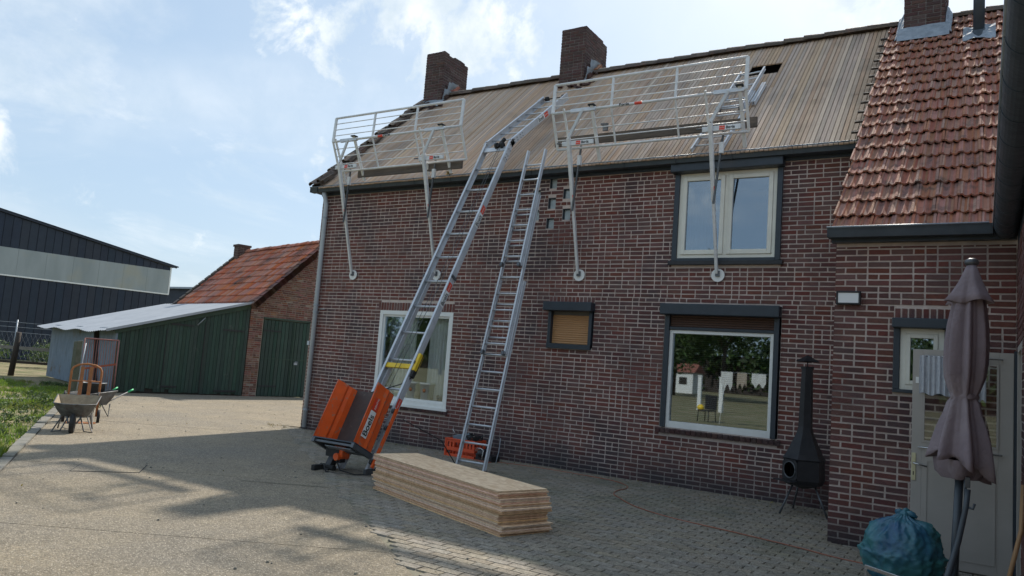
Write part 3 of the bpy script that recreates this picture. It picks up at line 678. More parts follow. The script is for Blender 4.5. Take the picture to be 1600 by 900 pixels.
# tiles
TW = .198; EX = .352; AY0 = 8.66
ao = on_aroof(0, AY0)
def annex_tile(seed, w=TW, L=.385):
    r = random.Random(seed); m = MB(); pr = [(0, .018), (.10, .020), (.17, .002), (.30, -.008), (.42, .000), (.50, .017), (.57, .000), (.69, -.008), (.82, .002), (.88, .022), (1.0, .022)]
    up = [(w * (a - .5) * .985, h) for a, h in pr]; f = .052; bk_ = .012
    for (a, ha), (b, hb) in zip(up[:-1], up[1:]):
        j = r.uniform(-.001, .001)
        m.face([(a, 0 + j, ha + f), (b, 0 + j, hb + f), (b, L, hb + bk_), (a, L, ha + bk_)]); m.face([(a, 0 + j, ha + f - .022), (b, 0 + j, hb + f - .022), (b, 0 + j, hb + f), (a, 0 + j, ha + f)])
    m.face([(up[-1][0], L, 0), (up[-1][0], L, up[-1][1] + bk_), (up[-1][0], 0, up[-1][1] + f), (up[-1][0], 0, 0)]); m.face([(up[0][0], 0, 0), (up[0][0], 0, up[0][1] + f), (up[0][0], L, up[0][1] + bk_), (up[0][0], L, 0)])
    return m.mesh('roof_tile', 'tile')
ats = [annex_tile(i) for i in range(5)]
AL = (RIDGE_Y - AY0) / cos(AP); nr = int(AL / EX); nc = 9
for rrow in range(nr + 1):
    s = rrow * EX - .05
    if s + .2 > AL: break
    for cc in range(nc):
        xc = -1.44 + TW * (cc + .5) + (.0 if rrow % 2 else .02)
        y_ = AY0 + s * cos(AP)
        if -1.24 < xc < -.56 and 13.42 < y_: continue
        if xc > .30: continue
        link('roof_tile', R_.choice(ats), annex, frame(ao + X * xc + ASL * s + ARN * R_.uniform(-.003, .006), X, ASL, ARN) @ Matrix.Rotation(R_.uniform(-.012, .012), 4, 'Z') @ Matrix.Rotation(R_.uniform(-.012, .01), 4, 'X'))
m = MB(); m.obox(ao + X * 1.9 + ASL * (AL / 2) - ARN * .045, X * 3.3, ASL * (AL / 2), ARN * .03); m.build('roof_underlay', 'attic', annex)
m = MB()
for rrow in range(int(2.3 / EX * 2.6)):            # battens whose ends stick out beside the first boards
    s = (10.6 - AY0) / cos(AP) + rrow * EX * .98 + .1
    if s < AL - .4: m.obox(ao + X * -1.47 + ASL * s + ARN * .012, X * .07, ASL * .022, ARN * .014)
m.build('batten_end', 'oldwood', annex, kind='stuff')
rt2 = half_tile(.12, .10, .38).mesh('ridge_tile', 'tile')
g = MB().prism([(0, 0), (.012, -.03), (.03, -.10), (.14, -.10), (.14, .02), (.132, .02), (.132, -.09), (.04, -.09), (.02, -.005)], (-1.44, 8.53, 3.325), Y, Z, X * 1.50).build('gutter', 'zinc', annex)
MB().tube([(-1.45, 8.534, 3.33), (.03, 8.534, 3.33)], .011, 8).build('bead', 'zinc_rim', g)
MB().box(-1.444, -1.44, 8.535, 8.67, 3.225, 3.325).build('stop_end', 'zinc', g)
MB().box(-1.42, .26, 8.675, YA - .01, 3.19, 3.30).build('fascia', 'navy', annex)
ch3 = chimney(-1.18, -.60, 13.46, 14.6, 7.3, 8.9, annex)
crumpled('flashing', [[on_aroof(-1.27, 13.26, .06), on_aroof(-.52, 13.26, .06), Vector((-.52, 13.44, on_aroof(0, 13.44).z + .20)), Vector((-1.27, 13.44, on_aroof(0, 13.44).z + .20))],
    [on_aroof(-1.30, 13.30, .05), Vector((-1.20, 13.43, on_aroof(0, 13.43).z + .2)), Vector((-1.20, 14.1, on_aroof(0, 14.05).z + .25)), on_aroof(-1.30, 14.0, .12)],
    [Vector((-.585, 13.43, on_aroof(0, 13.43).z + .2)), on_aroof(-.5, 13.3, .07), on_aroof(-.5, 14.0, .09), Vector((-.585, 14.1, on_aroof(0, 14.05).z + .25))]], ch3, 'lead', .012)
m = MB(); m.lathe([(.105, 0), (.085, .14), (.085, .16)], on_aroof(-.12, 13.12, -.02), 18); m.tube([on_aroof(-.12, 13.12, 0) + Z * .1, on_aroof(-.12, 13.12, 0) + Z * 1.5], .078, 18)
vp = m.build('vent_pipe', 'zinc', annex)
crumpled('flashing', [[on_aroof(-.33, 12.92, .07), on_aroof(.10, 12.92, .07), on_aroof(.10, 13.33, .09), on_aroof(-.33, 13.33, .09)]], vp, 'lead', .03, 8)

# ---- right wing whose wall and gutter run towards the viewer
wing = thing('side_wing', 'brick side wing at the far right under a dark half round gutter', 'house wing', (AR, 6, 0))
mb = MB(); DY0, DY1 = 7.46, 8.36
wall_sheet(mb, (AR, 0, 0), Y, -X, 3.3, YA - .002, 0, 3.12, [(DY0, DY1, 0, 2.12)], .24)
mb.box(AR + .24, 4.5, 3.3, 3.5, 0, 3.1); mb.box(4.3, 4.5, 3.5, YA, 0, 3.1)
mb.build('wall', 'mortar', wing)
bricks(wing, (AR, 0, 0), -Y, -X, lambda z: (-YA + .012, -3.3), 0, 3.10, [(-DY1, -DY0, 0, 2.13)], seed=21)
m = MB()
for y_ in (DY0, DY1 - .06): m.box(AR - .01, AR + .12, y_, y_ + .06, 0, 2.12)
m.box(AR - .01, AR + .12, DY0 + .06, DY1 - .06, 2.06, 2.12); m.build('door_frame', 'door_grey', wing, bevel=.003)
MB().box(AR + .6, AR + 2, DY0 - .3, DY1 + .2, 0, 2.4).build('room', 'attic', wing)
GX, GR, GZ = .172, .105, 3.30
m = MB(); n_ = 14; y0, y1 = 3.25, 8.66
for i in range(n_):
    a0, a1 = pi + pi * i / n_, pi + pi * (i + 1) / n_
    p = lambda a, r, y: (GX + r * cos(a), y, GZ + r * sin(a) * 1.05)
    m.face([p(a0, GR, y0), p(a0, GR, y1), p(a1, GR, y1), p(a1, GR, y0)]); m.face([p(a1, GR - .005, y0), p(a1, GR - .005, y1), p(a0, GR - .005, y1), p(a0, GR - .005, y0)])
m.sm = [True] * len(m.f)
for y_ in (y0, y1): m.face([(GX + GR * cos(pi + pi * i / n_), y_, GZ + 1.05 * GR * sin(pi + pi * i / n_)) for i in range(n_ + 1)])
g = m.build('gutter', 'zinc', wing)
MB().tube([(GX - GR, y0, GZ + .004), (GX - GR, y1, GZ + .004)], .011, 8).build('bead', 'zinc_rim', g)
rib = MB()
for i in range(n_):
    a0, a1 = pi + pi * i / n_, pi + pi * (i + 1) / n_; p = lambda a, r, y: (GX + r * cos(a), y, GZ + r * sin(a) * 1.05)
    rib.face([p(a0, GR + .004, -.009), p(a0, GR + .004, .009), p(a1, GR + .004, .009), p(a1, GR + .004, -.009)])
    rib.face([p(a0, GR, -.009), p(a0, GR + .004, -.009), p(a1, GR + .004, -.009), p(a1, GR, -.009)]); rib.face([p(a0, GR + .004, .009), p(a0, GR, .009), p(a1, GR, .009), p(a1, GR + .004, .009)])
rme = rib.mesh('bracket', 'zinc')
for y_ in (3.5, 4.0, 4.5, 5.0, 5.5, 6.0, 6.5, 7.0, 7.5, 8.0, 8.45): link('bracket', rme, g, Matrix.Translation((0, y_, 0)))
m = MB(); m.box(AR - .004, AR - .001, 3.3, 8.66, 3.12, 3.36); m.build('fascia', 'navy', wing)
m = MB(); m.hexa([(.20, 3.2, 3.36), (2.4, 3.2, 4.9), (2.4, 8.70, 4.9), (.20, 8.70, 3.36), (.20, 3.2, 3.40), (2.4, 3.2, 4.94), (2.4, 8.70, 4.94), (.20, 8.70, 3.40)]); m.hexa([(2.41, 3.2, 4.9), (4.7, 3.2, 3.4), (4.7, 8.70, 3.4), (2.41, 8.70, 4.9), (2.41, 3.2, 4.94), (4.7, 3.2, 3.44), (4.7, 8.70, 3.44), (2.41, 8.70, 4.94)])
m.build('roof', 'tile', wing)

# the half glazed door standing open in front of the annexe wall
door = thing('grey_door', 'open grey back door with lace half curtain behind the closed parasol', 'door', (AR - .03, 8.40, 0))
x0, x1, z0, z1 = -.59, .235, .03, 2.06; gx0, gx1, gz0, gz1 = -.50, .12, 1.17, 1.95
m = MB(); m.box(x0, gx0, 8.38, 8.42, z0, z1); m.box(gx1, x1, 8.38, 8.42, z0, z1); m.box(gx0, gx1, 8.38, 8.42, gz1, z1); m.box(gx0, gx1, 8.38, 8.42, z0, gz0)
m.build('leaf', 'door_grey', door, bevel=.003)
m = MB(); rect_frame(m, gx0, gx1, gz0, gz1, .018, 8.372, 8.3795); m.build('glazing_bead', 'door_grey', door)
MB().box(gx0 + .004, gx1 - .004, 8.398, 8.402, gz0 + .004, gz1 - .004).build('pane', 'glass', door)
m = MB(); rect_frame(m, -.46, .10, .12, 1.00, .008, 8.374, 8.3795); m.build('panel_moulding', 'door_grey', door)
MB().box(x1 + .001, x1 + .03, 8.36, 8.45, 0, 2.08).build('door_stile', 'navy', door)
for zz_, xa, xb in ((1.995, -.50, .15), (1.12, -.53, .15)):
    MB().tube([(xa, 8.345, zz_), (xb, 8.345, zz_)], .007, 8).tube([(xb - .01, 8.345, zz_), (xb - .01, 8.38, zz_)], .006, 6).tube([(xa + .01, 8.345, zz_), (xa + .01, 8.38, zz_)], .006, 6).build('curtain_rod', 'chrome', door)
m = MB(); m.box(-.585, -.548, 8.372, 8.3795, .80, 1.06); hp = m.build('handle_plate', 'brass_plate', door, bevel=.003)
MB().tube([(-.567, 8.379, .965), (-.567, 8.33, .965), (-.55, 8.325, .963), (-.45, 8.325, .945)], .008, 8).build('handle', 'chrome', hp)
MB().box(-.571, -.563, 8.3705, 8.3725, .85, .885).build('keyhole', 'ink', hp)
MB().box(-.562, -.535, 8.368, 8.3795, 1.73, 1.79).build('latch', 'white_frame', door)
c1 = drape('lace_curtain', -.53, -.16, 1.63, 2.0, 8.335, 'lace', door, 8, .012, 80, .012)
c2 = drape('lace_curtain', -.15, .02, 1.60, 2.0, 8.335, 'lace', door, 3, .012, 30, .012)

lamp = thing('wall_lamp', 'small black framed wall lamp with white glass high on the annexe brickwork', 'wall lamp', (-1.24, YA, 2.59))
m = MB(); rect_frame(m, -1.36, -1.12, 2.52, 2.665, .018, YA - .075, YA - .008); m.box(-1.342, -1.138, YA - .03, YA - .008, 2.538, 2.647); m.build('housing', 'black', lamp, bevel=.004)
MB().box(-1.341, -1.139, YA - .066, YA - .031, 2.539, 2.646).build('lens', 'white_label', lamp)

# ================================================================== ROOF EDGE GUARDS
GT, GM, GB = (10.22, 6.13), (10.19, 5.65), (10.43, 5.12)
def guard(x0, x1, poles, label, toe, toelabel):
    t = thing('roof_edge_guard', label, 'guard rail', (x0, 10.3, 5.1), 0, 'aluminium guard rail frames along the eave')
    P = lambda x, q: Vector((x, q[0], q[1]))
    for nm, q, r in (('top_rail', GT, .021), ('mid_rail', GM, .021), ('bottom_rail', GB, .019)):
        MB().tube([P(x0, q), P(x1, q)], r, 10).build(nm, 'alu_w', t)
    n3 = 3
    for i in range(n3 + 1):
        x = x0 + (x1 - x0) * i / n3; end = i in (0, n3); w_ = .05 if end else .032
        MB().bar(P(x, GT), P(x, GM), w_, .03, Y).build('post', 'alu_w', t); MB().bar(P(x, GM), P(x, GB), w_ * .7, .025, Y).build('post', 'alu_w', t)
    for (a, b) in ((GT, GM), (GM, GB)):
        for k in (1, 2, 3):
            q = (a[0] + (b[0] - a[0]) * k / 4, a[1] + (b[1] - a[1]) * k / 4)
            MB().tube([P(x0 + .02, q), P(x1 - .02, q)], .0085, 6).build('bar', 'alu_w', t)
    for xs in poles:
        F_, H_ = Vector((xs, 10.88, 3.16)), Vector((xs, 10.27, 5.18))
        d = H_ - F_
        MB().bar(F_, F_ + d * .52, .042, .05, Y).bar(F_ + d * .50, H_ + d * .03, .056, .062, Y).build('support_pole', 'alu_w', t, bevel=.006)
        m = MB(); dn = Vector((0, -1, 0)); m.tube([(xs + .01, 10.925, 3.14), (xs + .01, 10.905, 3.14)], .098, 28); pl = m.build('wall_plate', 'white_label', t)
        MB().tube([(xs + .01, 10.904, 3.14), (xs + .01, 10.885, 3.15)], .016, 8).box(xs - .02, xs + .04, 10.87, 10.90, 3.12, 3.20).build('hinge', 'steel', pl)
        a, b = xs - .07, xs + .42
        for k_, xx in enumerate((a, b)):
            MB().bar((xx, 10.16, 5.70), (xx, 10.56, 4.93), .05 if k_ else .03, .035, Y).build('upright', 'alu_w', t, bevel=.004)
        MB().box(b - .05, b + .05, 10.12, 10.22, 5.69, 5.712).build('end_cap', 'rubber', t)
        MB().bar((xs + .0, 10.265, 5.26), (xs + .27, 10.17, 5.66), .05, .03, Y).build('brace', 'alu', t, bevel=.004)
        ar = MB().bar((xs - .13, 10.30, 5.165), (b, 10.30, 5.165), .03, .075, Z).build('clamp_arm', 'alu_w', t, bevel=.004)
        MB().box(xs + .12, xs + .20, 10.2835, 10.2845, 5.135, 5.195).build('label', 'red_label', ar)
        lettering('Boels', .058, (xs + .215, 10.2835, 5.147), X, Z, 'ink', ar, bold=.0015); lettering('RENTAL', .018, (xs + .126, 10.283, 5.158), X, Z, 'white_ink', ar)
        MB().bar((xs + .05, 10.19, 5.65), (b + .06, 10.19, 5.65), .055, .06, Z).build('sleeve', 'alu', t, bevel=.004)
        MB().tube([(xs - .12, 10.26, 5.165), (xs - .2, 10.25, 5.165)], .012, 8).build('pin', 'steel', t)
        MB().bar((xs + .14, 10.44, 5.16), (xs + .02, 10.50, 4.12), .026, .026, Y).build('strut', 'steel', t)
        MB().box(xs + .09, xs + .15, 10.42, 10.47, 4.84, 5.00).build('hook', 'alu_w', t)
        MB().bar(F_ + d * .55 + Vector((.03, -.035, 0)), F_ + d * .60 + Vector((.03, -.035, 0)), .01, .03, Y).build('label', 'red_label', t)
    ml = x0 + (x1 - x0) * (.38 if x0 < -8 else .46)
    g = Vector((ml, GM[0] - .022, GM[1]))
    MB().tube([(ml, GM[0], GM[1]), (ml + .12, GM[0], GM[1])], .0225, 12).build('label', 'red_label', t)
    lettering('Boels', .058, (ml - .25 if x0 > -8 else ml + .14, GM[0] - .0225, GM[1] - .018), X, Z, 'ink', t, bold=.002, aspect=1.3)
    a, b, za = toe
    o = MB().hexa([(-(b - a) / 2, -.02, -.075), ((b - a) / 2, -.02, -.075), ((b - a) / 2, .02, -.075), (-(b - a) / 2, .02, -.075), (-(b - a) / 2, -.02, .075), ((b - a) / 2, -.02, .075), ((b - a) / 2, .02, .075), (-(b - a) / 2, .02, .075)]).build('toe_board', 'plank', None, bevel=.004)
    o.location = ((a + b) / 2, 10.515, za); tag(o, toelabel, 'plank')
    return t
guard(-10.78, -7.72, (-10.63, -8.55), 'barred aluminium guard frame on the eave below the left chimney', (-10.35, -7.86, 5.065), 'weathered toe board standing behind the left guard frame')
guard(-5.90, -2.84, (-5.62, -3.34), 'barred aluminium guard frame on the eave above the upstairs window', (-6.0, -2.75, 5.275), 'dark toe board running behind the right guard frame')
MB().obox((-5.1, 10.49, 5.44), X * .04, Y * .02, Z * .06).obox((-5.14, 10.49, 5.49), X * .035, Y * .03, Z * .012).build('toe_board_clip', 'steel', bpy.data.objects['toe_board.001'])

# ================================================================== LADDERS
def ladder_section(t, pl, ql, pr, qr, rungs, rail_w=.028, rail_d=.065, nrm=-Y, mt='alu', rung_r=.015, twin=True):
    pl, ql, pr, qr = map(Vector, (pl, ql, pr, qr))
    for p, q in ((pl, ql), (pr, qr)):
        m = MB().bar(p, q, rail_w * .45, rail_d, nrm); n_ = Vector(nrm).normalized(); sd = (q - p).normalized().cross(n_).normalized()
        m.bar(p + n_ * rail_d * .42, q + n_ * rail_d * .42, rail_w, rail_d * .16, nrm); m.bar(p - n_ * rail_d * .42, q - n_ * rail_d * .42, rail_w, rail_d * .16, nrm)
        m.build('rail', mt, t)
    L = (ql - pl).length; n_ = int(L / rungs)
    for i in range(n_):
        f = (i + .55) * rungs / L
        if f < .99: MB().tube([pl.lerp(ql, f), pr.lerp(qr, f)], rung_r, 8).build('rung', mt, t)
lad = thing('extension_ladder', 'aluminium extension ladder leaning on the gutter right of the hoist', 'ladder', (-6.35, 9.3, 0))
top = Vector((-6.33, 10.66, 5.22)); bot = Vector((-6.36, 9.30, 0)); dv = top - bot; up_ = dv.normalized(); nl = Vector((0, -up_.z, up_.y)).normalized()
def lp(f, off, n_): return bot + dv * f + X * off + nl * n_
ladder_section(lad, lp(0, -.245, 0), lp(.56, -.225, 0), lp(0, .245, 0), lp(.56, .225, 0), .275)
ladder_section(lad, lp(.335, -.205, .07), lp(.835, -.19, .07), lp(.335, .205, .07), lp(.835, .19, .07), .275)
ladder_section(lad, lp(.60, -.172, .14), lp(.985, -.165, .14), lp(.60, .172, .14), lp(.985, .165, .14), .275)
for f, o_ in ((.005, .245), (.005, -.245)): MB().obox(lp(f, o_, 0), X * .02, Y * .04, Z * .03).build('foot', 'rubber', lad)
for f, o_, n_ in ((.335, .19, .1), (.335, -.19, .1), (.60, .16, .17), (.60, -.16, .17)): MB().obox(lp(f, o_, n_), X * .022, nl * .03, up_ * .03).build('guide_hook', 'steel', lad)
rl = thing('roof_ladder', 'aluminium ladder lying flat on the bare roof boards under the square opening', 'ladder', on_roof(-3.4, 10.5))
ladder_section(rl, on_roof(-3.75, 10.72, .06), on_roof(-3.70, 12.25, .06), on_roof(-3.28, 10.72, .06), on_roof(-3.25, 12.25, .06), .27, nrm=RN)
ladder_section(rl, on_roof(-3.67, 11.65, .13), on_roof(-3.65, 12.86, .13), on_roof(-3.29, 11.65, .13), on_roof(-3.27, 12.93, .13), .27, nrm=RN)
ladder_section(rl, on_roof(-3.20, 11.9, .06), on_roof(-3.19, 12.5, .06), on_roof(-3.16, 11.9, .06), on_roof(-3.15, 12.5, .06), 2, nrm=RN)
for x_ in (-3.66, -3.29): MB().obox(on_roof(x_, 11.68, .13), X * .03, SL * .06, RN * .05).build('guide_hook', 'steel', rl)

# ================================================================== LADDER HOIST
hs = thing('ladder_hoist', 'inclined aluminium ladder hoist with orange loading tray, bent over the eave', 'ladder hoist', (-7.2, 7.8, 0))
HB0, HB1, HB2 = Vector((0, 7.79, .0)), Vector((0, 10.70, 5.43)), Vector((0, 12.55, 6.90))
d1, d2 = (HB1 - HB0).normalized(), (HB2 - HB1).normalized(); n1, n2 = Vector((0, -d1.z, d1.y)), Vector((0, -d2.z, d2.y))
XL, XRr = -7.50, -6.97
def cchan(m, p, q, w, dep, n, side, th=.006):       # C profile: web plus two lips towards `side`
    m.bar(p, q, th, dep, n); 
    for s_ in (-1, 1): m.bar(p + n * s_ * (dep / 2 - th / 2) + X * side * (w / 2), q + n * s_ * (dep / 2 - th / 2) + X * side * (w / 2), w, th, n)
    m.bar(p + n * (dep * .12), q + n * (dep * .12), th + .006, .012, n)
for xx, sd in ((XL, 1), (XRr, -1)):
    m = MB(); cchan(m, HB0 + X * xx, HB1 + X * xx, .035, .115, n1, sd); m.build('rail', 'alu', hs)
    m = MB(); cchan(m, HB1 + X * xx + d2 * .02, HB2 + X * xx, .035, .115, n2, sd); m.build('rail', 'alu', hs)
    m = MB(); xo = X * (-.009 * sd)
    m.bar(HB1 + X * xx + xo - d1 * .42, HB1 + X * xx + xo, .008, .10, n1); m.bar(HB1 + X * xx + xo, HB1 + X * xx + xo + d2 * .42, .008, .10, n2); m.obox(HB1 + X * xx + xo, X * .004, (d1 + d2).normalized() * .06, (n1 + n2).normalized() * .056)
    jp = m.build('joint_plate', 'alu', hs)
    m = MB()
    for dd, bs_ in ((d1, -1), (d2, 1)):
        for k in (.08, .18, .30, .38):
            for e in (-.025, .025):
                c_ = HB1 + X * (xx - .014 * sd) + dd * bs_ * k + (n1 if bs_ < 0 else n2) * e; m.tube([c_, c_ - X * sd * .008], .009, 6, smooth=False)
    m.build('bolt', 'steel', jp, kind='stuff')
    for f in (.28, .53): MB().bar(HB0.lerp(HB1, f) - d1 * .02 + X * (xx - .012 * sd), HB0.lerp(HB1, f) + d1 * .02 + X * (xx - .012 * sd), .02, .13, n1).build('rail_joint', 'steel', hs)
L1 = (HB1 - HB0).length; k = 1
s = .35
while s < L1 - .1:
    c_ = HB0 + d1 * s - n1 * .01; MB().tube([c_ + X * XL, c_ + X * XRr], .017, 8).build('rung', 'alu', hs); s += .475
s = .2
while s < (HB2 - HB1).length:
    c_ = HB1 + d2 * s - n2 * .01; MB().tube([c_ + X * XL, c_ + X * XRr], .014, 8).build('rung', 'alu', hs); s += .335
# inner telescoped rail seen beside the left rail
m = MB(); m.bar(HB0 + d1 * 1.1 + X * (XL + .05) - n1 * .05, HB0 + d1 * 3.4 + X * (XL + .05) - n1 * .05, .02, .07, n1); m.bar(HB0 + d1 * .8 + X * (XL + .05) - n1 * .05, HB0 + d1 * 1.0 + X * (XL + .05) - n1 * .05, .03, .03, n1); m.build('inner_rail', 'alu', hs)
# head pulley and bend cross member
m = MB(); m.bar(HB1 + X * XL + n1 * .02 - d1 * .16, HB1 + X * XRr + n1 * .02 - d1 * .16, .09, .02, n1); m.build('cross_member', 'alu', hs)
m = MB(); c_ = HB1 + X * (XL + .33) + n1 * .05 - d1 * .10
for dx in (-.05, .07): m.tube([c_ + X * (dx - .02), c_ + X * (dx + .02)], .055, 14)
m.bar(c_ + X * -.02 - d1 * .04, c_ + X * .06 + d1 * .16, .04, .05, n1); m.build('guide_pulley', 'rubber', hs)
m = MB()
for xx in (XL + .08, XRr - .08):
    c_ = HB2 + X * xx; m.tube([c_ - X * .03, c_ + X * .03], .05, 12)
m.tube([HB2 + X * XL, HB2 + X * XRr], .012, 8); m.build('head_wheel', 'rubber', hs)
MB().bar(HB2 + X * (XRr) - d2 * .55 - X * -.006, HB2 + X * XRr + d2 * .02 + X * .006, .01, .14, n2).bar(HB2 + X * XL - d2 * .25, HB2 + X * XL + d2 * .02, .01, .13, n2).build('end_plate', 'alu', hs)
for xo in (-.03, .05):                       # hoisting rope up and down the middle
    MB().tube([HB0 + d1 * 1.15 + X * (-7.22 + xo) + n1 * .1, HB0 + d1 * 3.2 + X * (-7.19 + xo) + n1 * .03, HB1 + X * (-7.17 + xo * .5) + n1 * .03], .0045, 5).build('rope', 'steel', hs)
# labels on the right rail
def rail_label(base, dd, nn_, s_, size, flip=False):
    o = base + dd * s_ + X * (XRr + .0065) - nn_ * .036
    w_ = size * 2.55
    MB().hexa([o + nn_ * a_ + dd * b_ + X * c_ for c_ in (0, .002) for a_, b_ in ((-.006, -.02), (.078, -.02), (.078, w_), (-.006, w_))]).build('label', 'white_label', hs)
    MB().hexa([o + nn_ * a_ + dd * b_ + X * c_ for c_ in (0, .002) for a_, b_ in ((-.006, w_ + .002), (.078, w_ + .002), (.078, w_ + .15), (-.006, w_ + .15))]).build('label', 'red_label', hs)
    lettering('Boels', size, o + X * .0022 + nn_ * .004, dd, nn_, 'ink', hs, bold=.001); lettering('RENTAL', .034, o + X * .0022 + dd * (w_ + .012) + nn_ * .024, dd, nn_, 'white_ink', hs)
rail_label(HB0, d1, n1, .74, .10); rail_label(HB0, d1, n1, 2.75, .10); rail_label(HB0, d1, n1, 4.30, .10); rail_label(HB1, d2, n2, 1.05, .10)
# yellow slack rope guard, trigger and cable
MB().bar(HB0 + d1 * 1.66 + X * XL + n1 * .02, HB0 + d1 * 1.66 + X * (XRr - .01) + n1 * .02, .075, .035, n1).build('stop_bar', 'yellow', hs, bevel=.006)
MB().bar(HB0 + d1 * 1.60 + X * (XRr + .03) + n1 * .0, HB0 + d1 * 1.88 + X * (XRr + .03) + n1 * .0, .05, .095, n1).build('stop_switch', 'yellow', hs, bevel=.01)
MB().bar(HB0 + d1 * 1.56 + X * (XRr + .058) - n1 * .02, HB0 + d1 * 1.89 + X * (XRr + .058) - n1 * .02, .008, .014, n1).bar(HB0 + d1 * 1.50 + X * (XRr + .03), HB0 + d1 * 1.60 + X * (XRr + .03), .04, .07, n1).build('switch_edge', 'rubber', hs)
A_ = HB0 + d1 * 1.50 + X * (XRr + .03)
MB().tube([A_, A_ + Vector((-.12, -.06, -.10)), A_ + Vector((-.33, -.16, -.19)), A_ + Vector((-.58, -.22, -.27)), A_ + Vector((-.80, -.20, -.30))], .008, 6).build('cable', 'rubber', hs)
# loading tray: floor parallel to the rails, two orange sides, steel frame below
FX0, FX1 = -7.57, -6.90; S0, S1 = .24, 1.14; TO = .20
fd = Vector((0, .43, .903)).normalized(); fn = Vector((0, -fd.z, fd.y))
fo = HB0 + n1 * TO + d1 * S0
def tp(x, s_, h_): return fo + fd * s_ + fn * h_ + X * x
LS = S1 - S0 - .05
MB().obox(tp((FX0 + FX1) / 2, LS / 2, 0), X * (FX1 - FX0) / 2, fd * LS / 2, fn * .008).build('tray_floor', 'ply', hs)
def side(xf, sg, H, flare, l0, l1):
    m = MB(); pr = [(0, 0), (.012, .10), (.035, .15), (.02, .20), (flare, H)]
    for (a, ha), (b, hb) in zip(pr[:-1], pr[1:]):
        q = [tp(xf + sg * a, l0, ha), tp(xf + sg * a, LS, ha), tp(xf + sg * b, LS - .0, hb), tp(xf + sg * b, l1, hb)]
        m.face(q)
    o = m.build('tray_side', 'orange', hs); sd = o.modifiers.new('solid', 'SOLIDIFY'); sd.thickness = .006; sd.offset = 0
    MB().tube([tp(xf + sg * flare, l1, H), tp(xf + sg * flare, LS, H)], .008, 6).build('rim', 'orange', o)
    return o
side(FX0, -1, .36, .07, 0, .0); rs = side(FX1, 1, .40, .03, 0, .0)
m = MB(); rr_ = lambda s_, h_: tp(FX1 + .012 + .0 + (h_ > .15) * .006, s_, h_)
lo = tp(FX1 + .036, .13, .235); vN = (tp(FX1 + .03, .1, .40) - tp(FX1 + .02, .1, .20)).normalized()
MB().hexa([lo + fd * b_ + vN * a_ + X * c_ for c_ in (-.002, .003) for a_, b_ in ((-.01, -.02), (.105, -.02), (.105, .35), (-.01, .35))]).build('label', 'white_label', rs)
lettering('Boels', .135, lo + X * .004 + vN * .008 + fd * .0, fd, vN, 'ink', rs, bold=.0018)
MB().hexa([lo + fd * b_ + vN * a_ + X * c_ for c_ in (-.002, .0025) for a_, b_ in ((-.01, .36), (.105, .36), (.105, .52), (-.01, .52))]).build('label', 'red_label', rs)
lettering('RENTAL', .045, lo + X * .0035 + vN * .03 + fd * .375, fd, vN, 'white_ink', rs)
m = MB()                                   # bottom stop and steel frame
m.obox(tp((FX0 + FX1) / 2, -.012, .19), X * (FX1 - FX0 + .08) / 2, fn * .20, fd * .008)
m.build('tray_stop', 'navy', hs)
m = MB()
for xx in (FX0 - .02, FX1 + .02): m.bar(tp(xx, -.05, -.02), tp(xx, -.05, .40), .05, .06, fd)
m.bar(tp(FX0, -.06, .10), tp(FX1, -.06, .10), .07, .03, fd); m.bar(tp(FX0, -.05, .36), tp(FX1, -.05, .36), .03, .03, fd); m.build('tray_frame', 'steel', hs, bevel=.003)
m = MB(); m.bar(tp(FX0 + .1, -.07, .22), tp(FX1 - .1, -.07, .22), .10, .012, fd); m.build('step_plate', 'galv', hs)
m = MB()
for xx in (FX1 + .03, FX0 - .03):
    m.bar(HB0 + d1 * .08 + n1 * .09 + X * xx, HB0 + d1 * .95 + n1 * .09 + X * xx, .03, .045, n1)
m.build('carriage', 'orange', hs, bevel=.003)
wh = MB().tube([(-.018, 0, 0), (.018, 0, 0)], .038, 14).mesh('carriage_wheel', 'steel')
for s_ in (.16, .66, .92):
    for xx in (XRr + .055, XL - .055): link('carriage_wheel', wh, hs, Matrix.Translation(HB0 + d1 * s_ + n1 * .09 + X * xx))
m = MB(); m.obox((-7.52, 7.67, .13), X * .05, Vector((0, .5, .86)) * .20, Vector((0, -.86, .5)) * .05); m.obox((-7.40, 7.62, .27), X * .12, Y * .09, Z * .06); m.obox((-7.30, 7.60, .22), X * .04, Y * .05, Z * .08); m.build('winch', 'black', hs, bevel=.006)
m = MB(); m.obox((-7.56, 7.62, .03), X * .09, Y * .05, Z * .03); m.obox((-7.60, 7.50, .05), X * .03, Y * .10, Z * .035); m.tube([(-7.66, 7.60, .05), (-7.40, 7.60, .05)], .04, 12); m.build('foot', 'rubber', hs, bevel=.004)
MB().obox(HB0 + X * (XRr + .012) + Vector((0, .02, .04)), X * .022, Y * .10, Z * .045).build('foot', 'steel', hs, bevel=.004)
m = MB(); m.box(-7.38, -7.22, 7.54, 7.68, .22, .36); m.tube([(-7.3, 7.5, .22), (-7.3, 7.72, .22)], .05, 12); m.build('motor', 'orange', hs, bevel=.006)
MB().tube([(-7.33, 7.55, .18), (-7.2, 7.50, .06), (-6.98, 7.55, .03), (-6.80, 7.66, .04), (-6.85, 7.82, .12)], .009, 6).tube([(-7.55, 7.55, .10), (-7.42, 7.46, .02), (-7.2, 7.48, .012), (-7.04, 7.6, .012)], .009, 6).build('cable', 'rubber', hs)
MB().tube([Vector((XRr + .1, 8.3, .74)), Vector((XRr + .35, 8.9, .45)), Vector((XRr + .42, 9.2, .10)), Vector((XRr + .44, 9.3, .015)), Vector((XRr + .9, 9.6, .012))], .008, 6).build('cable', 'rubber', hs)

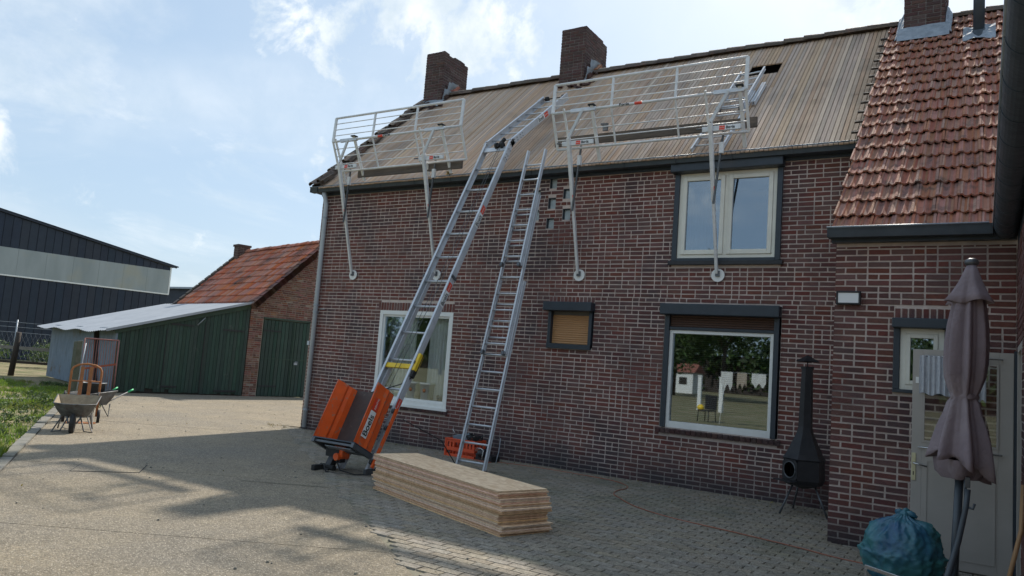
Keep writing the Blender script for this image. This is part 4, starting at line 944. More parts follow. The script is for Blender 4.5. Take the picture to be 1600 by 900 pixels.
# ================================================================== BOARD STACK
bl, bs_ = 2.56, .61; ang = math.atan2(-.92, 2.43)
bc = Vector((-4.915, 6.90, 0))
th = .0172; nb_ = 24; off = []
r = random.Random(4)
grp = 0
for i in range(nb_):
    if i in (2, 6, 9, 12, 15, 17, 20): grp = r.uniform(-.06, .05)
    off.append((grp + r.uniform(-.014, .014), r.uniform(-.011, .011), r.uniform(-.004, .004)))
off[0] = (.03, -.015, 0); off[1] = (.02, -.01, .0); off[-1] = (-.06, .0, -.004); off[-2] = (-.035, .0, 0)
osb = MB().hexa([(x, y, z) for z in (0, th - .0032) for x, y in ((-bl / 2, -bs_ / 2), (bl / 2, -bs_ / 2), (bl / 2, bs_ / 2), (-bl / 2, bs_ / 2))])
osb.m = [1 if False else (0 if k in (0, 1) else 1) for k in range(6)]
ome = osb.mesh('osb_board', ['osb', 'osb_edge'])
for i in range(nb_):
    o = link('osb_board', ome); o.location = bc + Vector((cos(ang), sin(ang), 0)) * off[i][0] + Vector((-sin(ang), cos(ang), 0)) * off[i][1] + Z * (.006 + i * th); o.rotation_euler = (0, 0, ang + off[i][2])
    lb = 'OSB board inside the stack in the yard, pressed between the boards above and below it'
    if i == nb_ - 1: lb = 'topmost OSB board, its whole flaked face showing on the stack'
    elif i == nb_ - 2: lb = 'OSB board directly under the topmost one, sticking out past it at the right'
    elif i == 0: lb = 'bottom OSB board lying on the paving under the stack'
    elif i == 1: lb = 'second OSB board up from the paving, jutting out at the bottom of the stack'
    tag(o, lb, 'wooden board', 'OSB boards stacked in the yard')

# ================================================================== SMALL THINGS IN THE YARD
# plastic crate with tools, extension reel behind it
cr = thing('plastic_crate', 'orange slatted plastic crate full of tools at the foot of the brick wall', 'crate', (-7.39, 10.62, 0))
cx0, cx1, cy0, cy1, ch_ = -7.69, -7.09, 10.46, 10.80, .31
m = MB(); m.box(cx0, cx1, cy0, cy1, .004, .014)
for z0_, z1_ in ((.014, .06), (.11, .17), (.25, ch_)):
    m.box(cx0, cx1, cy0, cy0 + .012, z0_, z1_); m.box(cx0, cx1, cy1 - .012, cy1, z0_, z1_); m.box(cx0, cx0 + .012, cy0 + .0121, cy1 - .0121, z0_, z1_); m.box(cx1 - .012, cx1, cy0 + .0121, cy1 - .0121, z0_, z1_)
for k in range(9):
    x_ = cx0 + .03 + k * (cx1 - cx0 - .06) / 8
    if k in (2, 3, 5, 6): m.box(x_ - .008, x_ + .008, cy0 + .001, cy0 + .011, .06, .11)
    if k not in (3, 4, 5): m.box(x_ - .02, x_ + .02, cy0 + .001, cy0 + .011, .17, .25); m.box(x_ - .02, x_ + .02, cy1 - .011, cy1 - .001, .06, .25)
for y_ in (cy0 + .06, cy0 + .17, cy0 + .28): m.box(cx0 + .001, cx0 + .011, y_ - .02, y_ + .02, .06, .25); m.box(cx1 - .011, cx1 - .001, y_ - .02, y_ + .02, .06, .25)
m.box(cx0 - .012, cx1 + .012, cy0 - .012, cy0, ch_ - .02, ch_); m.box(cx0 - .01, cx0 + .02, cy0 - .008, cy0 + .02, .004, ch_ - .021)
m.build('body', 'plastic_orange', cr, bevel=.003)
t1 = thing('tool_case', 'grey power tool lying on top of the things in the orange crate', 'power tool', (-7.45, 10.6, .25))
m = MB(); m.obox((-7.47, 10.60, .33), Vector((.12, .02, .03)), Vector((-.01, .07, 0)), Vector((-.01, 0, .05))); m.obox((-7.34, 10.6, .34), Vector((.06, 0, .05)), Y * .05, Vector((-.02, 0, .04))); m.build('body', 'grey_box', t1, bevel=.012)
MB().tube([(-7.56, 10.58, .34), (-7.63, 10.55, .46)], .006, 6).build('rod', 'chrome', t1)
MB().obox((-7.30, 10.6, .40), X * .035, Y * .03, Z * .02).build('knob', 'rubber', t1, bevel=.006)
coil = MB()
for k in range(5):
    rr_ = .11 + .012 * k; coil.tube([(-7.22 + rr_ * cos(a) * (1 + .06 * sin(3 * a + k)), 10.63 + .12 * sin(a), .30 + .02 * k + .012 * sin(5 * a + k)) for a in [2 * pi * j / 20 for j in range(20)]], .008, 5)
tag(coil.build('cable_coil', 'rubber'), 'black cable coiled in the right half of the orange crate', 'cable')
sw = thing('mitre_saw', 'dark tool with bent steel bow lying on the paving right of the orange crate', 'power tool', (-6.82, 10.5, 0))
m = MB(); m.obox((-6.86, 10.52, .07), Vector((.17, -.02, -.01)), Vector((.02, .10, 0)), Z * .05); m.tube([(-6.98, 10.45, .13), (-6.84, 10.44, .15)], .07, 12); m.build('body', 'black', sw, bevel=.01)
MB().tube([(-7.00, 10.38, .22), (-6.90, 10.36, .225), (-6.85, 10.36, .20), (-6.86, 10.36, .10), (-6.87, 10.35, .01)], .009, 8).build('bow', 'chrome', sw)
MB().obox((-6.88, 10.40, .02), Vector((.16, -.05, 0)), Vector((.02, .05, 0)), Z * .012).obox((-6.98, 10.44, .19), Vector((.07, 0, .01)), Y * .02, Z * .02).build('base_plate', 'red_brown', sw, bevel=.004)
MB().tube([(-6.70, 10.62, .40), (-6.67, 10.55, .2), (-6.62, 10.4, .02)], .006, 6).build('rod', 'galv', sw)
# orange extension cord
pts = [(-6.7, 10.55), (-6.32, 10.62), (-5.65, 10.66), (-4.95, 10.60), (-4.55, 10.48), (-4.30, 10.27), (-4.20, 10.02), (-4.20, 9.71), (-4.12, 9.42), (-3.96, 9.22), (-3.56, 8.80), (-2.99, 8.51), (-2.22, 8.32), (-1.53, 8.12), (-1.21, 8.01), (-.86, 7.94), (-.3, 7.9)]
def smooth_path(p, k=6):
    out = []
    for i in range(len(p) - 1):
        a, b, c, d = (Vector(p[max(i - 1, 0)]), Vector(p[i]), Vector(p[i + 1]), Vector(p[min(i + 2, len(p) - 1)]))
        for j in range(k):
            t = j / k; out.append(.5 * ((2 * b) + (c - a) * t + (2 * a - 5 * b + 4 * c - d) * t * t + (3 * b - a - 3 * c + d) * t ** 3))
    return out + [Vector(p[-1])]
tag(MB().tube(smooth_path([(x_, y_, .022 + .002 * sin(i * 2.1)) for i, (x_, y_) in enumerate(pts)], 8), .006, 7).build('electric_cable', 'cord'), 'thin orange extension cord snaking over the paving in front of the wall', 'extension cord')

# ---- garden fireplace
fp = thing('garden_fireplace', 'black six sided steel garden fireplace with a tall flue beside the big window', 'garden fireplace', (-1.93, 10.35, 0))
fc = Vector((-1.93, 10.33, 0)); ph = math.atan2(-.75, -.55) + pi / 6
m = MB(); prof = [(.05, .33), (.23, .38), (.262, .44), (.25, .68), (.265, .70), (.225, .76), (.105, 1.02), (.088, 1.10), (.070, 1.86)]
m.lathe(prof, fc, 6, smooth=False, ph=ph)
# leave the front face of the belly open
keep = [i for i, f in enumerate(m.f) if i != 2 * 6 + 5]; m.f = [m.f[i] for i in keep]; m.m = [0] * len(m.f); m.sm = [False] * len(m.f)
body = m.build('body', 'black', fp); sd = body.modifiers.new('solid', 'SOLIDIFY'); sd.thickness = .006
am = ph + 2 * pi * 5.5 / 6; fdir = Vector((cos(am), sin(am), 0)); ft = Vector((-sin(am), cos(am), 0))
m = MB(); c_ = fc + fdir * .224 + Z * .56; N_ = 20
for i in range(N_):
    a0, a1 = 2 * pi * i / N_, 2 * pi * (i + 1) / N_; i0 = c_ + ft * cos(a0) * .10 + Z * sin(a0) * .10; i1 = c_ + ft * cos(a1) * .10 + Z * sin(a1) * .10
    def sq(a): s_ = 1 / max(abs(cos(a)), abs(sin(a))); return c_ + ft * cos(a) * s_ * .13 + Z * sin(a) * s_ * .125
    m.face([i0, i1, sq(a1), sq(a0)])
fr_ = m.build('mouth_frame', 'black', body); sd = fr_.modifiers.new('solid', 'SOLIDIFY'); sd.thickness = .008
MB().tube([c_ + ft * cos(2 * pi * i / 20) * .10 + Z * sin(2 * pi * i / 20) * .10 + fdir * .01 for i in range(21)], .008, 6).build('mouth_ring', 'steel', body)
MB().obox(fc + fdir * .30 + Z * .425, ft * .15, fdir * .055, Z * .006).build('ash_ledge', 'black', body)
MB().lathe([(.20, .42), (0, .43)], fc, 6, ph=ph).build('ash_floor', 'rubber', body)
m = MB(); m.lathe([(.155, 1.935), (.0, 2.02)], fc, 4, smooth=False, ph=ph); m.lathe([(.0, 2.012), (.15, 1.93)], fc, 4, smooth=False, ph=ph); m.tube([fc + Z * 1.84, fc + Z * 1.95], .008, 6); m.build('rain_cap', 'black', fp)
MB().lathe([(.08, 1.84), (.083, 1.87), (.072, 1.87)], fc, 6, smooth=False, ph=ph).build('flue_collar', 'black', fp)
for a_ in (radians(232), radians(120), radians(335)):
    p0 = fc + Vector((cos(a_) * .16, sin(a_) * .16, .39)); MB().tube([p0, fc + Vector((cos(a_) * .36, sin(a_) * .36, .012))], .013, 8).build('leg', 'steel', fp)

# ---- closed parasol
pa = thing('parasol', 'closed mauve grey parasol on a dark pole in front of the grey door', 'parasol', (-.19, 7.0, 0))
ax0, ax1 = Vector((-.192, 7.0, 0)), Vector((-.092, 7.0, 2.71)); axd = ax1 - ax0
def pz(z): return ax0 + axd * (z / 2.71)
m = MB(); m.tube([pz(-.0 + .05), pz(1.05)], .030, 16); m.tube([pz(1.04), pz(1.12)], .036, 16); m.build('pole', 'pole', pa)
MB().tube([pz(1.0), pz(2.66)], .019, 12).build('upper_pole', 'pole', pa)
def canopy(name, prof, folds, amp, hemf=None, seed=0, n=96):
    m = MB(); r = random.Random(seed); phs = [r.uniform(0, 6.28) for _ in range(4)]
    for i, (rad, z, am_) in enumerate(prof):
        c = pz(z)
        for k in range(n):
            a = 2 * pi * k / n
            w = cos(folds * a + phs[0] + .6 * sin(2 * a + phs[3]) + (z * .9 if name == 'canopy' else 0)); w = (abs(w) ** .8) * (1 if w > 0 else -1)
            rr = rad * (1 + am_ * (w * .8 + .3 * sin(2 * folds * a + phs[1] + z * 3)) + .10 * sin(2 * a + phs[2] + z * 2))
            dz = hemf(a) if (hemf and i == len(prof) - 1) else (hemf(a) * .5 if hemf and i == len(prof) - 2 else 0)
            m.v.append((c.x + rr * cos(a), c.y + rr * sin(a), c.z + dz))
    for i in range(len(prof) - 1):
        for k in range(n): m.f.append((i * n + k, (i + 1) * n + k, (i + 1) * n + (k + 1) % n, i * n + (k + 1) % n)); m.m.append(0); m.sm.append(True)
    o = m.build(name, 'canvas', pa); sd = o.modifiers.new('solid', 'SOLIDIFY'); sd.thickness = .003; return o
canopy('canopy', [(.085, 2.50, .1), (.105, 2.36, .15), (.125, 2.2, .18), (.135, 2.05, .20), (.135, 1.90, .22), (.125, 1.78, .24), (.105, 1.69, .2), (.092, 1.645, .14), (.088, 1.62, .12), (.105, 1.58, .2), (0.120, 1.50, .24), (0.150, 1.40, .26), (0.176, 1.28, .28), (0.194, 1.16, .30), (0.198, 1.09, .32)], 7, .2, lambda a: -.09 * cos(a - .5) + .03 * sin(7 * a + 1) - .01, 3)
canopy('vent_flap', [(.035, 2.68, .02), (.055, 2.63, .08), (.085, 2.54, .16), (.125, 2.44, .24), (.158, 2.375, .30)], 4, .2, lambda a: .012 * sin(4 * a), 5)
MB().lathe([(0, .035), (.02, .034), (.045, .02), (.052, 0), (.045, -.02), (0, -.02)], pz(2.70), 20).build('top_cap', 'steel', pa)
m = MB(); m.lathe([(.094, -.02), (.100, 0), (.094, .022)], pz(1.63), 32, fn=lambda a, i, z: 1 + .05 * cos(5 * a)); m.build('tie_band', 'canvas', pa)
m = MB(); m.lathe([(.15, .08), (.14, -.02), (.10, -.07)], pz(1.06), 18, fn=lambda a, i, z: 1 + .25 * cos(4 * a)); m.build('inner_fold', 'canvas', pa)
kb = MB().tube([pz(1.10) - X * .10, pz(1.10) + X * .08], .008, 8).tube([pz(1.10) - X * .125, pz(1.10) - X * .10], .022, 8, smooth=False).tube([pz(1.10) + X * .07, pz(1.10) + X * .10], .018, 8, smooth=False).build('knob', 'rubber', pa)
ba = MB(); ba.lathe([(0, .05), (.03, .06), (.06, .055), (.27, .035), (.28, .004), (0, .004)], (-.192, 7.0, 0), 28); ba.build('base', 'concrete_post', pa)
arm = thing('parasol_lever', 'loose grey tube with a hook propped against the parasol pole', 'pole', (-.25, 6.8, 0))
MB().tube([(-.30, 6.72, .02), (-.21, 6.80, .30), (-.15, 6.84, .55), (-.105, 6.86, .80), (-.095, 6.87, .93)], [.024, .024, .022, .020, .020], 12).build('tube', 'pole', arm)
MB().tube([(-.10, 6.86, .80), (-.06, 6.85, .79), (-.05, 6.85, .83)], .010, 8).tube([(-.11, 6.88, .86), (-.115, 6.89, 1.0)], .010, 8).build('hook', 'pole', arm)
MB().box(-.115, -.08, 6.87, 6.90, .94, 1.02).build('bracket', 'steel', arm, bevel=.003)

# ---- rubbish bag
bagc = Vector((-.56, 7.33, 0)); m = MB(); nu, nv = 110, 70
for j in range(nv + 1):
    v = j / nv; th_ = pi * v
    for i in range(nu):
        a = 2 * pi * i / nu; rad = sin(th_) ** .62; zc = -cos(th_)
        p = Vector((cos(a) * rad, sin(a) * rad, zc))
        cre = abs(noise.noise(Vector((cos(a) * 2.2, sin(a) * 2.2, zc * 1.2 + 3)))) * .20 + abs(noise.noise(Vector((cos(a) * 5 + zc * 3, sin(a) * 5, zc * 2.0)))) ** .8 * .12 + abs(noise.noise(Vector((cos(a) * 10 - zc * 6, sin(a) * 10, zc * 3 + 9)))) ** .8 * .07
        pl = (.10 * cos(15 * a + 3 * noise.noise(p * 2)) * max(0, zc - .45) ** 1.2)
        k_ = 1 - cre * .95 + pl * .5 + .06 * noise.noise(p * 1.4 + Vector((4, 2, 1)))
        hz = .285; z_ = .30 + zc * hz * (1 + .06 * noise.noise(p * 1.5)) + (.055 * max(0, 1 - rad * 3.2) if zc > 0 else 0)
        m.v.append((bagc.x + p.x * .335 * k_ * (1 + .06 * (zc < 0)), bagc.y + p.y * .32 * k_, max(.012, z_ - cre * .12 * (zc > 0))))
for j in range(nv):
    for i in range(nu): m.f.append((j * nu + i, j * nu + (i + 1) % nu, (j + 1) * nu + (i + 1) % nu, (j + 1) * nu + i)); m.m.append(0); m.sm.append(True)
bg_ = thing('rubbish_bag', 'full teal blue plastic rubbish bag knotted at the top in front of the annexe corner', 'rubbish bag', bagc)
m.build('body', 'bag', bg_)
m = MB(); kz = Vector((bagc.x - .0, bagc.y, .60))
for q, (dx, dz, rr_) in enumerate(((0, 0, .045), (.05, .012, .034), (-.035, .02, .03), (.015, .035, .028))):
    m.lathe([(.0, -rr_), (rr_ * .8, -rr_ * .6), (rr_, 0), (rr_ * .8, rr_ * .6), (0, rr_)], kz + Vector((dx, .01 * q, dz)), 14, fn=lambda a, i, z: 1 + .3 * sin(3 * a + q) * cos(5 * a))
m.tube([kz + Z * .01, kz + Vector((.05, 0, .02)), kz + Vector((.10, -.01, .0))], [.02, .03, .012], 8); m.build('knot', 'bag', bg_)
rod = MB().bar((-.80, 6.90, .215), (-.50, 6.86, .175), .022, .03, Z).bar((-.50, 6.86, .175), (-.50, 6.86, .005), .022, .022, Y).bar((-.79, 6.90, .2), (-.79, 6.90, .005), .02, .02, Y)
tag(rod.build('metal_stand', 'chrome', None, bevel=.003), 'low chromed metal stand right in front of the blue rubbish bag', 'stand')
tag(MB().tube([(.10, 6.75, .02), (.248, 7.0, .66), (.262, 7.03, 1.0)], .0165, 12).build('broom_stick', 'broom'), 'brown wooden stick leaning on the wing wall at the right edge', 'broom handle')

# ================================================================== GROUND
def poly_sheet(name, pts, z, mt, th=0.0, parent=None):
    m = MB()
    if th: m.prism([(p[0], p[1]) for p in pts], (0, 0, z - th), X, Y, Z * th)
    else:
        m.face([(p[0], p[1], z) for p in pts])
    return m.build(name, mt, parent)
gm = MB(); gn = 60; gs = 900
def gh(x, y):
    d = min(1, max(0, (math.hypot(x + 18, y - 8) - 8) / 20)); return -.03
gm.face([(-gs, -gs, -.03), (gs, -gs, -.03), (gs, gs, -.03), (-gs, gs, -.03)])
tag(gm.build('ground', 'soil'), kind='structure')
def clip(poly, a, b, c):     # keep a*x + b*y <= c
    out = []
    for i in range(len(poly)):
        p, q = poly[i], poly[(i + 1) % len(poly)]; dp, dq = a * p[0] + b * p[1] - c, a * q[0] + b * q[1] - c
        if dp <= 0: out.append(p)
        if (dp < 0 < dq) or (dq < 0 < dp): t = dp / (dp - dq); out.append((p[0] + (q[0] - p[0]) * t, p[1] + (q[1] - p[1]) * t))
    return out
EDGE = [(-12.3, 11.0), (-6.84, 6.98), (-4.52, 5.35), (-3.63, 4.69), (-1.0, 2.7), (-1.0, -6)]     # between concrete yard and clinker paving
K0, K1 = Vector((-7.6, 3.33, 0)), Vector((-20.75, 11.35, 0)); kd = (K1 - K0).normalized(); kn = Vector((-kd.y, kd.x, 0))      # kerb line, kn points to the yard... or away
if kn.dot(Vector((0, 1, 0)) - kd * kd.y) < 0: kn = -kn
yard = [(-12.3, 11.0), (-6.84, 6.98), (-1.0, 2.7), (-1.0, -8), (-3.5, -8), (K0.x, K0.y), (K1.x, K1.y), (-20.5, 12.2), (-17.9, 22), (-11.0, 22), (-11.8, 11.2)]
slabs = thing('yard_slabs', None, None, (-10, 6, 0)); slabs['kind'] = 'structure'
jd = Vector((-6.69, 6.876, 0)) - Vector((-9.40, 5.209, 0)); jd.normalize(); jn = Vector((-jd.y, jd.x, 0))
cuts = [jn.dot(Vector((-5.0, 1.9, 0))), jn.dot(Vector((-6.3, 3.6, 0))), jn.dot(Vector((-8.0, 6.05, 0))), jn.dot(Vector((-13, 8.6, 0))), jn.dot(Vector((-14, 12.6, 0))), jn.dot(Vector((-14, 17, 0)))]
pr = -1e3
for c_ in cuts + [1e3]:
    P = clip(clip(yard, jn.x, jn.y, c_ - .006), -jn.x, -jn.y, -(pr + .006)); pr = c_
    if len(P) > 2: poly_sheet('slab', P, .012 + R_.uniform(0, .002), 'slab', .04, slabs)
# drain cover set in the concrete
dc = thing('drain_cover', 'flat rectangular drain cover set in the concrete near the kerb', 'drain cover', (-8.94, 5.38, 0))
e1 = Vector((.53, .62, 0)).normalized(); e2 = Vector((-e1.y, e1.x, 0)); c0 = Vector((-8.94, 5.40, .0155))
MB().obox(c0, e1 * .36, e2 * .30, Z * .003).build('plate', 'slab', dc)
m = MB()
for s_ in (-1, 1): m.obox(c0 + e2 * s_ * .305, e1 * .37, e2 * .006, Z * .0015); m.obox(c0 + e1 * s_ * .365, e2 * .31, e1 * .006, Z * .0015)
m.build('rim', 'rubber', dc)
# ragged damp crack
m = MB(); p0 = Vector((-7.5, 6.2, .0165)); 
for i in range(14):
    p = p0 + jd * (i * .075) - jn * .10; w = .012 + .022 * abs(noise.noise(p * 5)) * (1 if i > 6 else .4); m.face([p - jn * w, p + jd * .078 - jn * w * .8, p + jd * .078 + jn * w, p + jn * w])
m.build('crack', 'paver_bed', slabs)
# clinker paving
bed = [(-12.3, 11.0), (-6.84, 6.98), (-1.0, 2.7), (-1.0, -8), (4.2, -8), (4.2, YW + .1), (-11.8, YW + .1)]
pav = thing('paving', None, None, (-5, 8, 0)); pav['kind'] = 'structure'
poly_sheet('paving_bed', bed, .004, 'paver_bed', .02, pav)
rr = random.Random(12); pl = []
PW, PH = .211, .1055
iy = 0; y = YW - .06
inside = lambda x, y: (x > .35 and y > 4.7) is False and not (y > YA - .02 and x > -1.43)
def edge_y(x):
    for (a, b), (c, d) in zip(EDGE[:-1], EDGE[1:]):
        if a <= x <= c: return b + (d - b) * (x - a) / (c - a)
    return -9
while y > 2.4:
    x = -12.2 + (PW / 2 if iy % 2 else 0)
    while x < 2.2:
        if inside(x, y) and y > edge_y(x) - .02 and (x < .9) : pl.append((x, y))
        x += PW
    y -= PH; iy += 1
pme = []
for k in range(4):
    rk = random.Random(k); j = lambda: rk.uniform(-.0015, .0015); w_, h_ = PW / 2 - .0032, PH / 2 - .0032
    pme.append(MB().hexa([(sx * w_, sy * h_, 0) for sx, sy in ((-1, -1), (1, -1), (1, 1), (-1, 1))] + [(sx * (w_ - .004) + j(), sy * (h_ - .004) + j(), .016 + j() * .6) for sx, sy in ((-1, -1), (1, -1), (1, 1), (-1, 1))], skip=(0,)).mesh('paver', 'paver'))
def seen(x, y):
    q = Vector((x, y, 0)) - CAM; zf = q.dot(cf_)
    if zf < .3: return False
    return abs(q.dot(cx_) / zf) < .68 and abs(q.dot(cu_) / zf) < .385
pl.sort(key=lambda p: (not seen(*p), (Vector((p[0], p[1], 0)) - CAM).length))
rest = MB(); PB = [tuple(v.co) for v in pme[0].vertices]; PF = [tuple(p.vertices) for p in pme[0].polygons]
for i, (x, y) in enumerate(pl):
    h_ = noise.noise(Vector((x * .9, y * .9, 0))) * .006 + rr.uniform(-.0012, .0012)
    if i < 300: link('paver', rr.choice(pme), pav, Matrix.Translation((x, y, h_)) @ Matrix.Rotation(rr.uniform(-.012, .012), 4, 'Z'))
    else:
        b = len(rest.v); a = rr.uniform(-.012, .012); rest.v += [(x + p[0] - a * p[1], y + p[1] + a * p[0], p[2] + h_) for p in PB]; rest.f += [tuple(b + q for q in f) for f in PF]; rest.m += [0] * 5; rest.sm += [False] * 5
rest.build('clinkers', 'paver', pav, kind='stuff')
# kerb stones
kb_ = thing('kerb', None, None, K0); kb_['kind'] = 'structure'
L = (K1 - K0).length; n_ = int(L / 1.0); kme = MB().hexa([(x, y, z) for z, e in ((-.1, 0), (.035, .006)) for x, y in ((0, -.075 + e), (.985, -.075 + e), (.985, .075 - e), (0, .075 - e))]).mesh('kerb_stone', 'kerb')
for i in range(n_): link('kerb_stone', kme, kb_, Matrix.Translation(K0 + kd * i - kn * .08 + Vector((0, 0, R_.uniform(-.008, .006)))) @ Matrix.Rotation(math.atan2(kd.y, kd.x) + R_.uniform(-.012, .012), 4, 'Z'))
# stepping stones in the grass
for (x, y, a_, l_, w_, lb) in ((-18.2, 8.9, .5, .55, .35, 'broad pale flagstone in the grass nearest the left edge of the photo'), (-17.4, 9.0, .3, .35, .25, 'small pale flagstone in the grass between the broad one and the kerb'), (-16.9, 8.85, .6, .3, .2, 'small flagstone in the grass right beside the kerb')):
    o = MB().prism([(-l_, -w_ * .8), (l_ * .9, -w_), (l_, w_ * .7), (-l_ * .8, w_)], (0, 0, 0), X, Y, Z * .03).build('flagstone', 'kerb'); o.location = (x, y, -.005); o.rotation_euler = (0, 0, a_); tag(o, lb, 'flagstone', 'flagstones in the grass')

# grass
def in_grass(x, y):
    return (Vector((x, y, 0)) - K0).dot(kn) < -.17
gb = MB(); rg = random.Random(5); cnt = 0
def tuft(x, y, s_, n_):
    for _ in range(n_):
        a = rg.uniform(0, 6.28); h = s_ * rg.uniform(.5, 1.2); w = s_ * .07 + .0025; lx, ly = cos(a) * h * rg.uniform(.15, .7), sin(a) * h * rg.uniform(.15, .7)
        px, py = x + rg.uniform(-.05, .05), y + rg.uniform(-.05, .05); b = len(gb.v); sx, sy = -sin(a) * w, cos(a) * w
        gb.v += [(px - sx, py - sy, -.03), (px + sx, py + sy, -.03), (px + lx * .5 + sx * .6, py + ly * .5 + sy * .6, -.03 + h * .65), (px + lx, py + ly, -.03 + h * .95), (px + lx * .5 - sx * .6, py + ly * .5 - sy * .6, -.03 + h * .65)]
        gb.f.append((b, b + 1, b + 2, b + 3, b + 4)); gb.m.append(0); gb.sm.append(False)
for _ in range(30000):
    t_ = rg.random() ** 1.2; d_ = rg.random() ** 1.3
    x = -7.8 - 24 * t_; base_y = K0.y + (x - K0.x) * (kd.y / kd.x); y = base_y - .22 - d_ * 6.5 if x > -20 else 12.0 - rg.random() * 6.5
    if x < -20.6 and y > 12.0: continue
    dens = noise.noise(Vector((x * .55, y * .55, 1.3))); near = max(0, 1 - (base_y - y) / 2.2)
    bare = noise.noise(Vector((x * .35 + 5, y * .5, 4)))
    if dens + near * .25 - (bare > .12) * .6 < -.10 and rg.random() < .88: continue
    s_ = (.055 + .075 * max(0, dens + .15) + (.05 if (x > -13.4 and near > .2) else 0)) * rg.uniform(.7, 1.3) * (1 + .3 * (x < -16)); tuft(x, y, s_, 5)
tag(gb.build('grass', 'grass'), 'green and straw coloured grass growing left of the kerb', 'grass', kind='stuff')
wb_ = MB()      # broad leaved weeds along the kerb and the barn foot
def leaf_clump(mb_, c, r, n_, ls, rnd, flat=.8, core=0.0):
    for _ in range(n_):
        d = Vector((rnd.gauss(0, 1), rnd.gauss(0, 1), rnd.gauss(0, 1))).normalized() * (core + (1 - core) * rnd.random() ** .45); p = Vector(c) + Vector((d.x * r[0], d.y * r[1], d.z * r[2]))
        nrm = (d + Vector((rnd.uniform(-.7, .7), rnd.uniform(-.7, .7), rnd.uniform(-.3, .9)))).normalized(); u = nrm.orthogonal().normalized(); v = nrm.cross(u); a = rnd.uniform(0, 6.28); u, v = u * cos(a) + v * sin(a), v * cos(a) - u * sin(a)
        l_ = ls * rnd.uniform(.6, 1.3); b = len(mb_.v)
        mb_.v += [tuple(p - u * l_), tuple(p - v * l_ * .42 + nrm * l_ * .12), tuple(p + u * l_), tuple(p + v * l_ * .42 + nrm * l_ * .12)]; mb_.f.append((b, b + 1, b + 2, b + 3)); mb_.m.append(0); mb_.sm.append(False)
for _ in range(150):
    t_ = rg.random(); p = K0 + kd * (t_ * 14.5) - kn * rg.uniform(.22, 1.2)
    if p.x < -20 : continue
    leaf_clump(wb_, (p.x, p.y, .04), (.12, .12, .06), 16, .035, rg)
for _ in range(60):
    x = -20.4 - rg.random() * 3.3; leaf_clump(wb_, (x, 12.0 - rg.random() * .25, .05), (.12, .1, .08), 14, .035, rg)
for _ in range(14): leaf_clump(wb_, (-16.5 + rg.uniform(-1.2, 1), 9.1 + rg.uniform(-.5, .3), .10), (.15, .12, .12), 24, .04, rg)
tag(wb_.build('weeds', 'leaf'), 'low leafy weeds growing along the kerb and the barn foot', 'weeds', kind='stuff')
m = MB()          # weeds and leaves at the house corner and gutter
for _ in range(5): leaf_clump(m, (-11.9 + rg.uniform(-.5, .2), 10.75 + rg.uniform(-.2, .1), .03), (.06, .05, .04), 10, .02, rg)
tag(m.build('corner_weeds', 'leaf_gold'), 'small dry weeds at the foot of the house corner', 'weeds', kind='stuff')
m = MB(); leaf_clump(m, (-8.30, 10.74, 5.0), (.07, .05, .045), 60, .025, rg)
tag(m.build('gutter_moss', 'leaf_gold'), 'tuft of dry brown moss in the gutter below the left guard', 'moss', kind='stuff')

m = MB(); rp_ = random.Random(31)
for _ in range(900):
    x, y = rp_.uniform(-19, -1.5), rp_.uniform(3.5, 20)
    if in_grass(x, y) or (x > -12.2 and y > 10.6): continue
    if rp_.random() < .4: x = -12.2 + rp_.random() * 10; y = 10.85 - rp_.random() ** 2 * .8
    q = rp_.uniform(.004, .012); z_ = .017 + q * .3; a = rp_.uniform(0, 3)
    if x > -1.45 and y > 8.7: continue
    m.hexa([(x + q * cx_s * cos(a) - q * cy_s * sin(a), y + q * cx_s * sin(a) + q * cy_s * cos(a), z_ + dz) for dz, f_ in ((-q * .5, 1), (q * .5, .6)) for cx_s, cy_s in ((-1.2 * f_, -.8 * f_), (1.1 * f_, -.9 * f_), (1.2 * f_, .8 * f_), (-1 * f_, .9 * f_))])
tag(m.build('grit', 'kerb'), 'loose grit and crumbs scattered over the yard', 'grit', kind='stuff')
m = MB()
for _ in range(260):
    x, y = rp_.uniform(-19.5, -2), rp_.uniform(4, 18)
    if rp_.random() < .5: x = -12 + rp_.random() * 10.5; y = 10.88 - rp_.random() ** 2 * .5
    if in_grass(x, y) or (x > -12.2 and y > 10.9): continue
    leaf_clump(m, (x, y, .022), (.012, .012, .004), 1, .016, rp_)
tag(m.build('dry_leaves', 'leaf_gold'), 'scattered dry leaves lying on the yard', 'leaves', kind='stuff')

# ================================================================== BRICK OUTBUILDING AND GREEN LEAN-TO
BA = Vector((-20.53, 12.13, 0)); brz = math.atan2(.967, .254)
ob = thing('brick_outbuilding', 'old brick outbuilding with orange red tiles and green plank door', 'outbuilding', BA, brz)
RX, RZ, EX0, EZ0, OL = 6.08, 5.22, 3.78, 2.93, 6.4
m = MB(); th_ = .24
door_o = (4.22, 5.86, 0, 2.47)
wall_sheet(m, (0, 0, 0), X, -Y, 3.78, 9.0, 0, 2.93, [door_o], th_)
m.prism([(3.78, 2.93), (RX + 2.3, 2.93), (RX, RZ - .08)], (0, 0, 0), X, Z, Y * th_)
m.box(3.78, 4.02, th_ + .001, OL, 0, 2.9); m.box(3.78, 8.4, OL, OL + .24, 0, 2.9); m.prism([(3.78, 2.9), (RX + 2.3, 2.9), (RX, RZ - .08)], (0, OL, 0), X, Z, Y * .24)
m.build('wall', 'mortar_old', ob, local=True)
bricks(ob, (0, 0, 0), X, -Y, lambda z: (3.775, 8.9) if z < 2.95 else (3.80 + (z - 2.93) * 1.0, 2 * RX - 3.8 - (z - 2.93) * 1.0), 0, 5.1, [(4.20, 5.90, 0, 2.5)], mat_='brick_old', n_ind=0, local=True, jitter=.006)
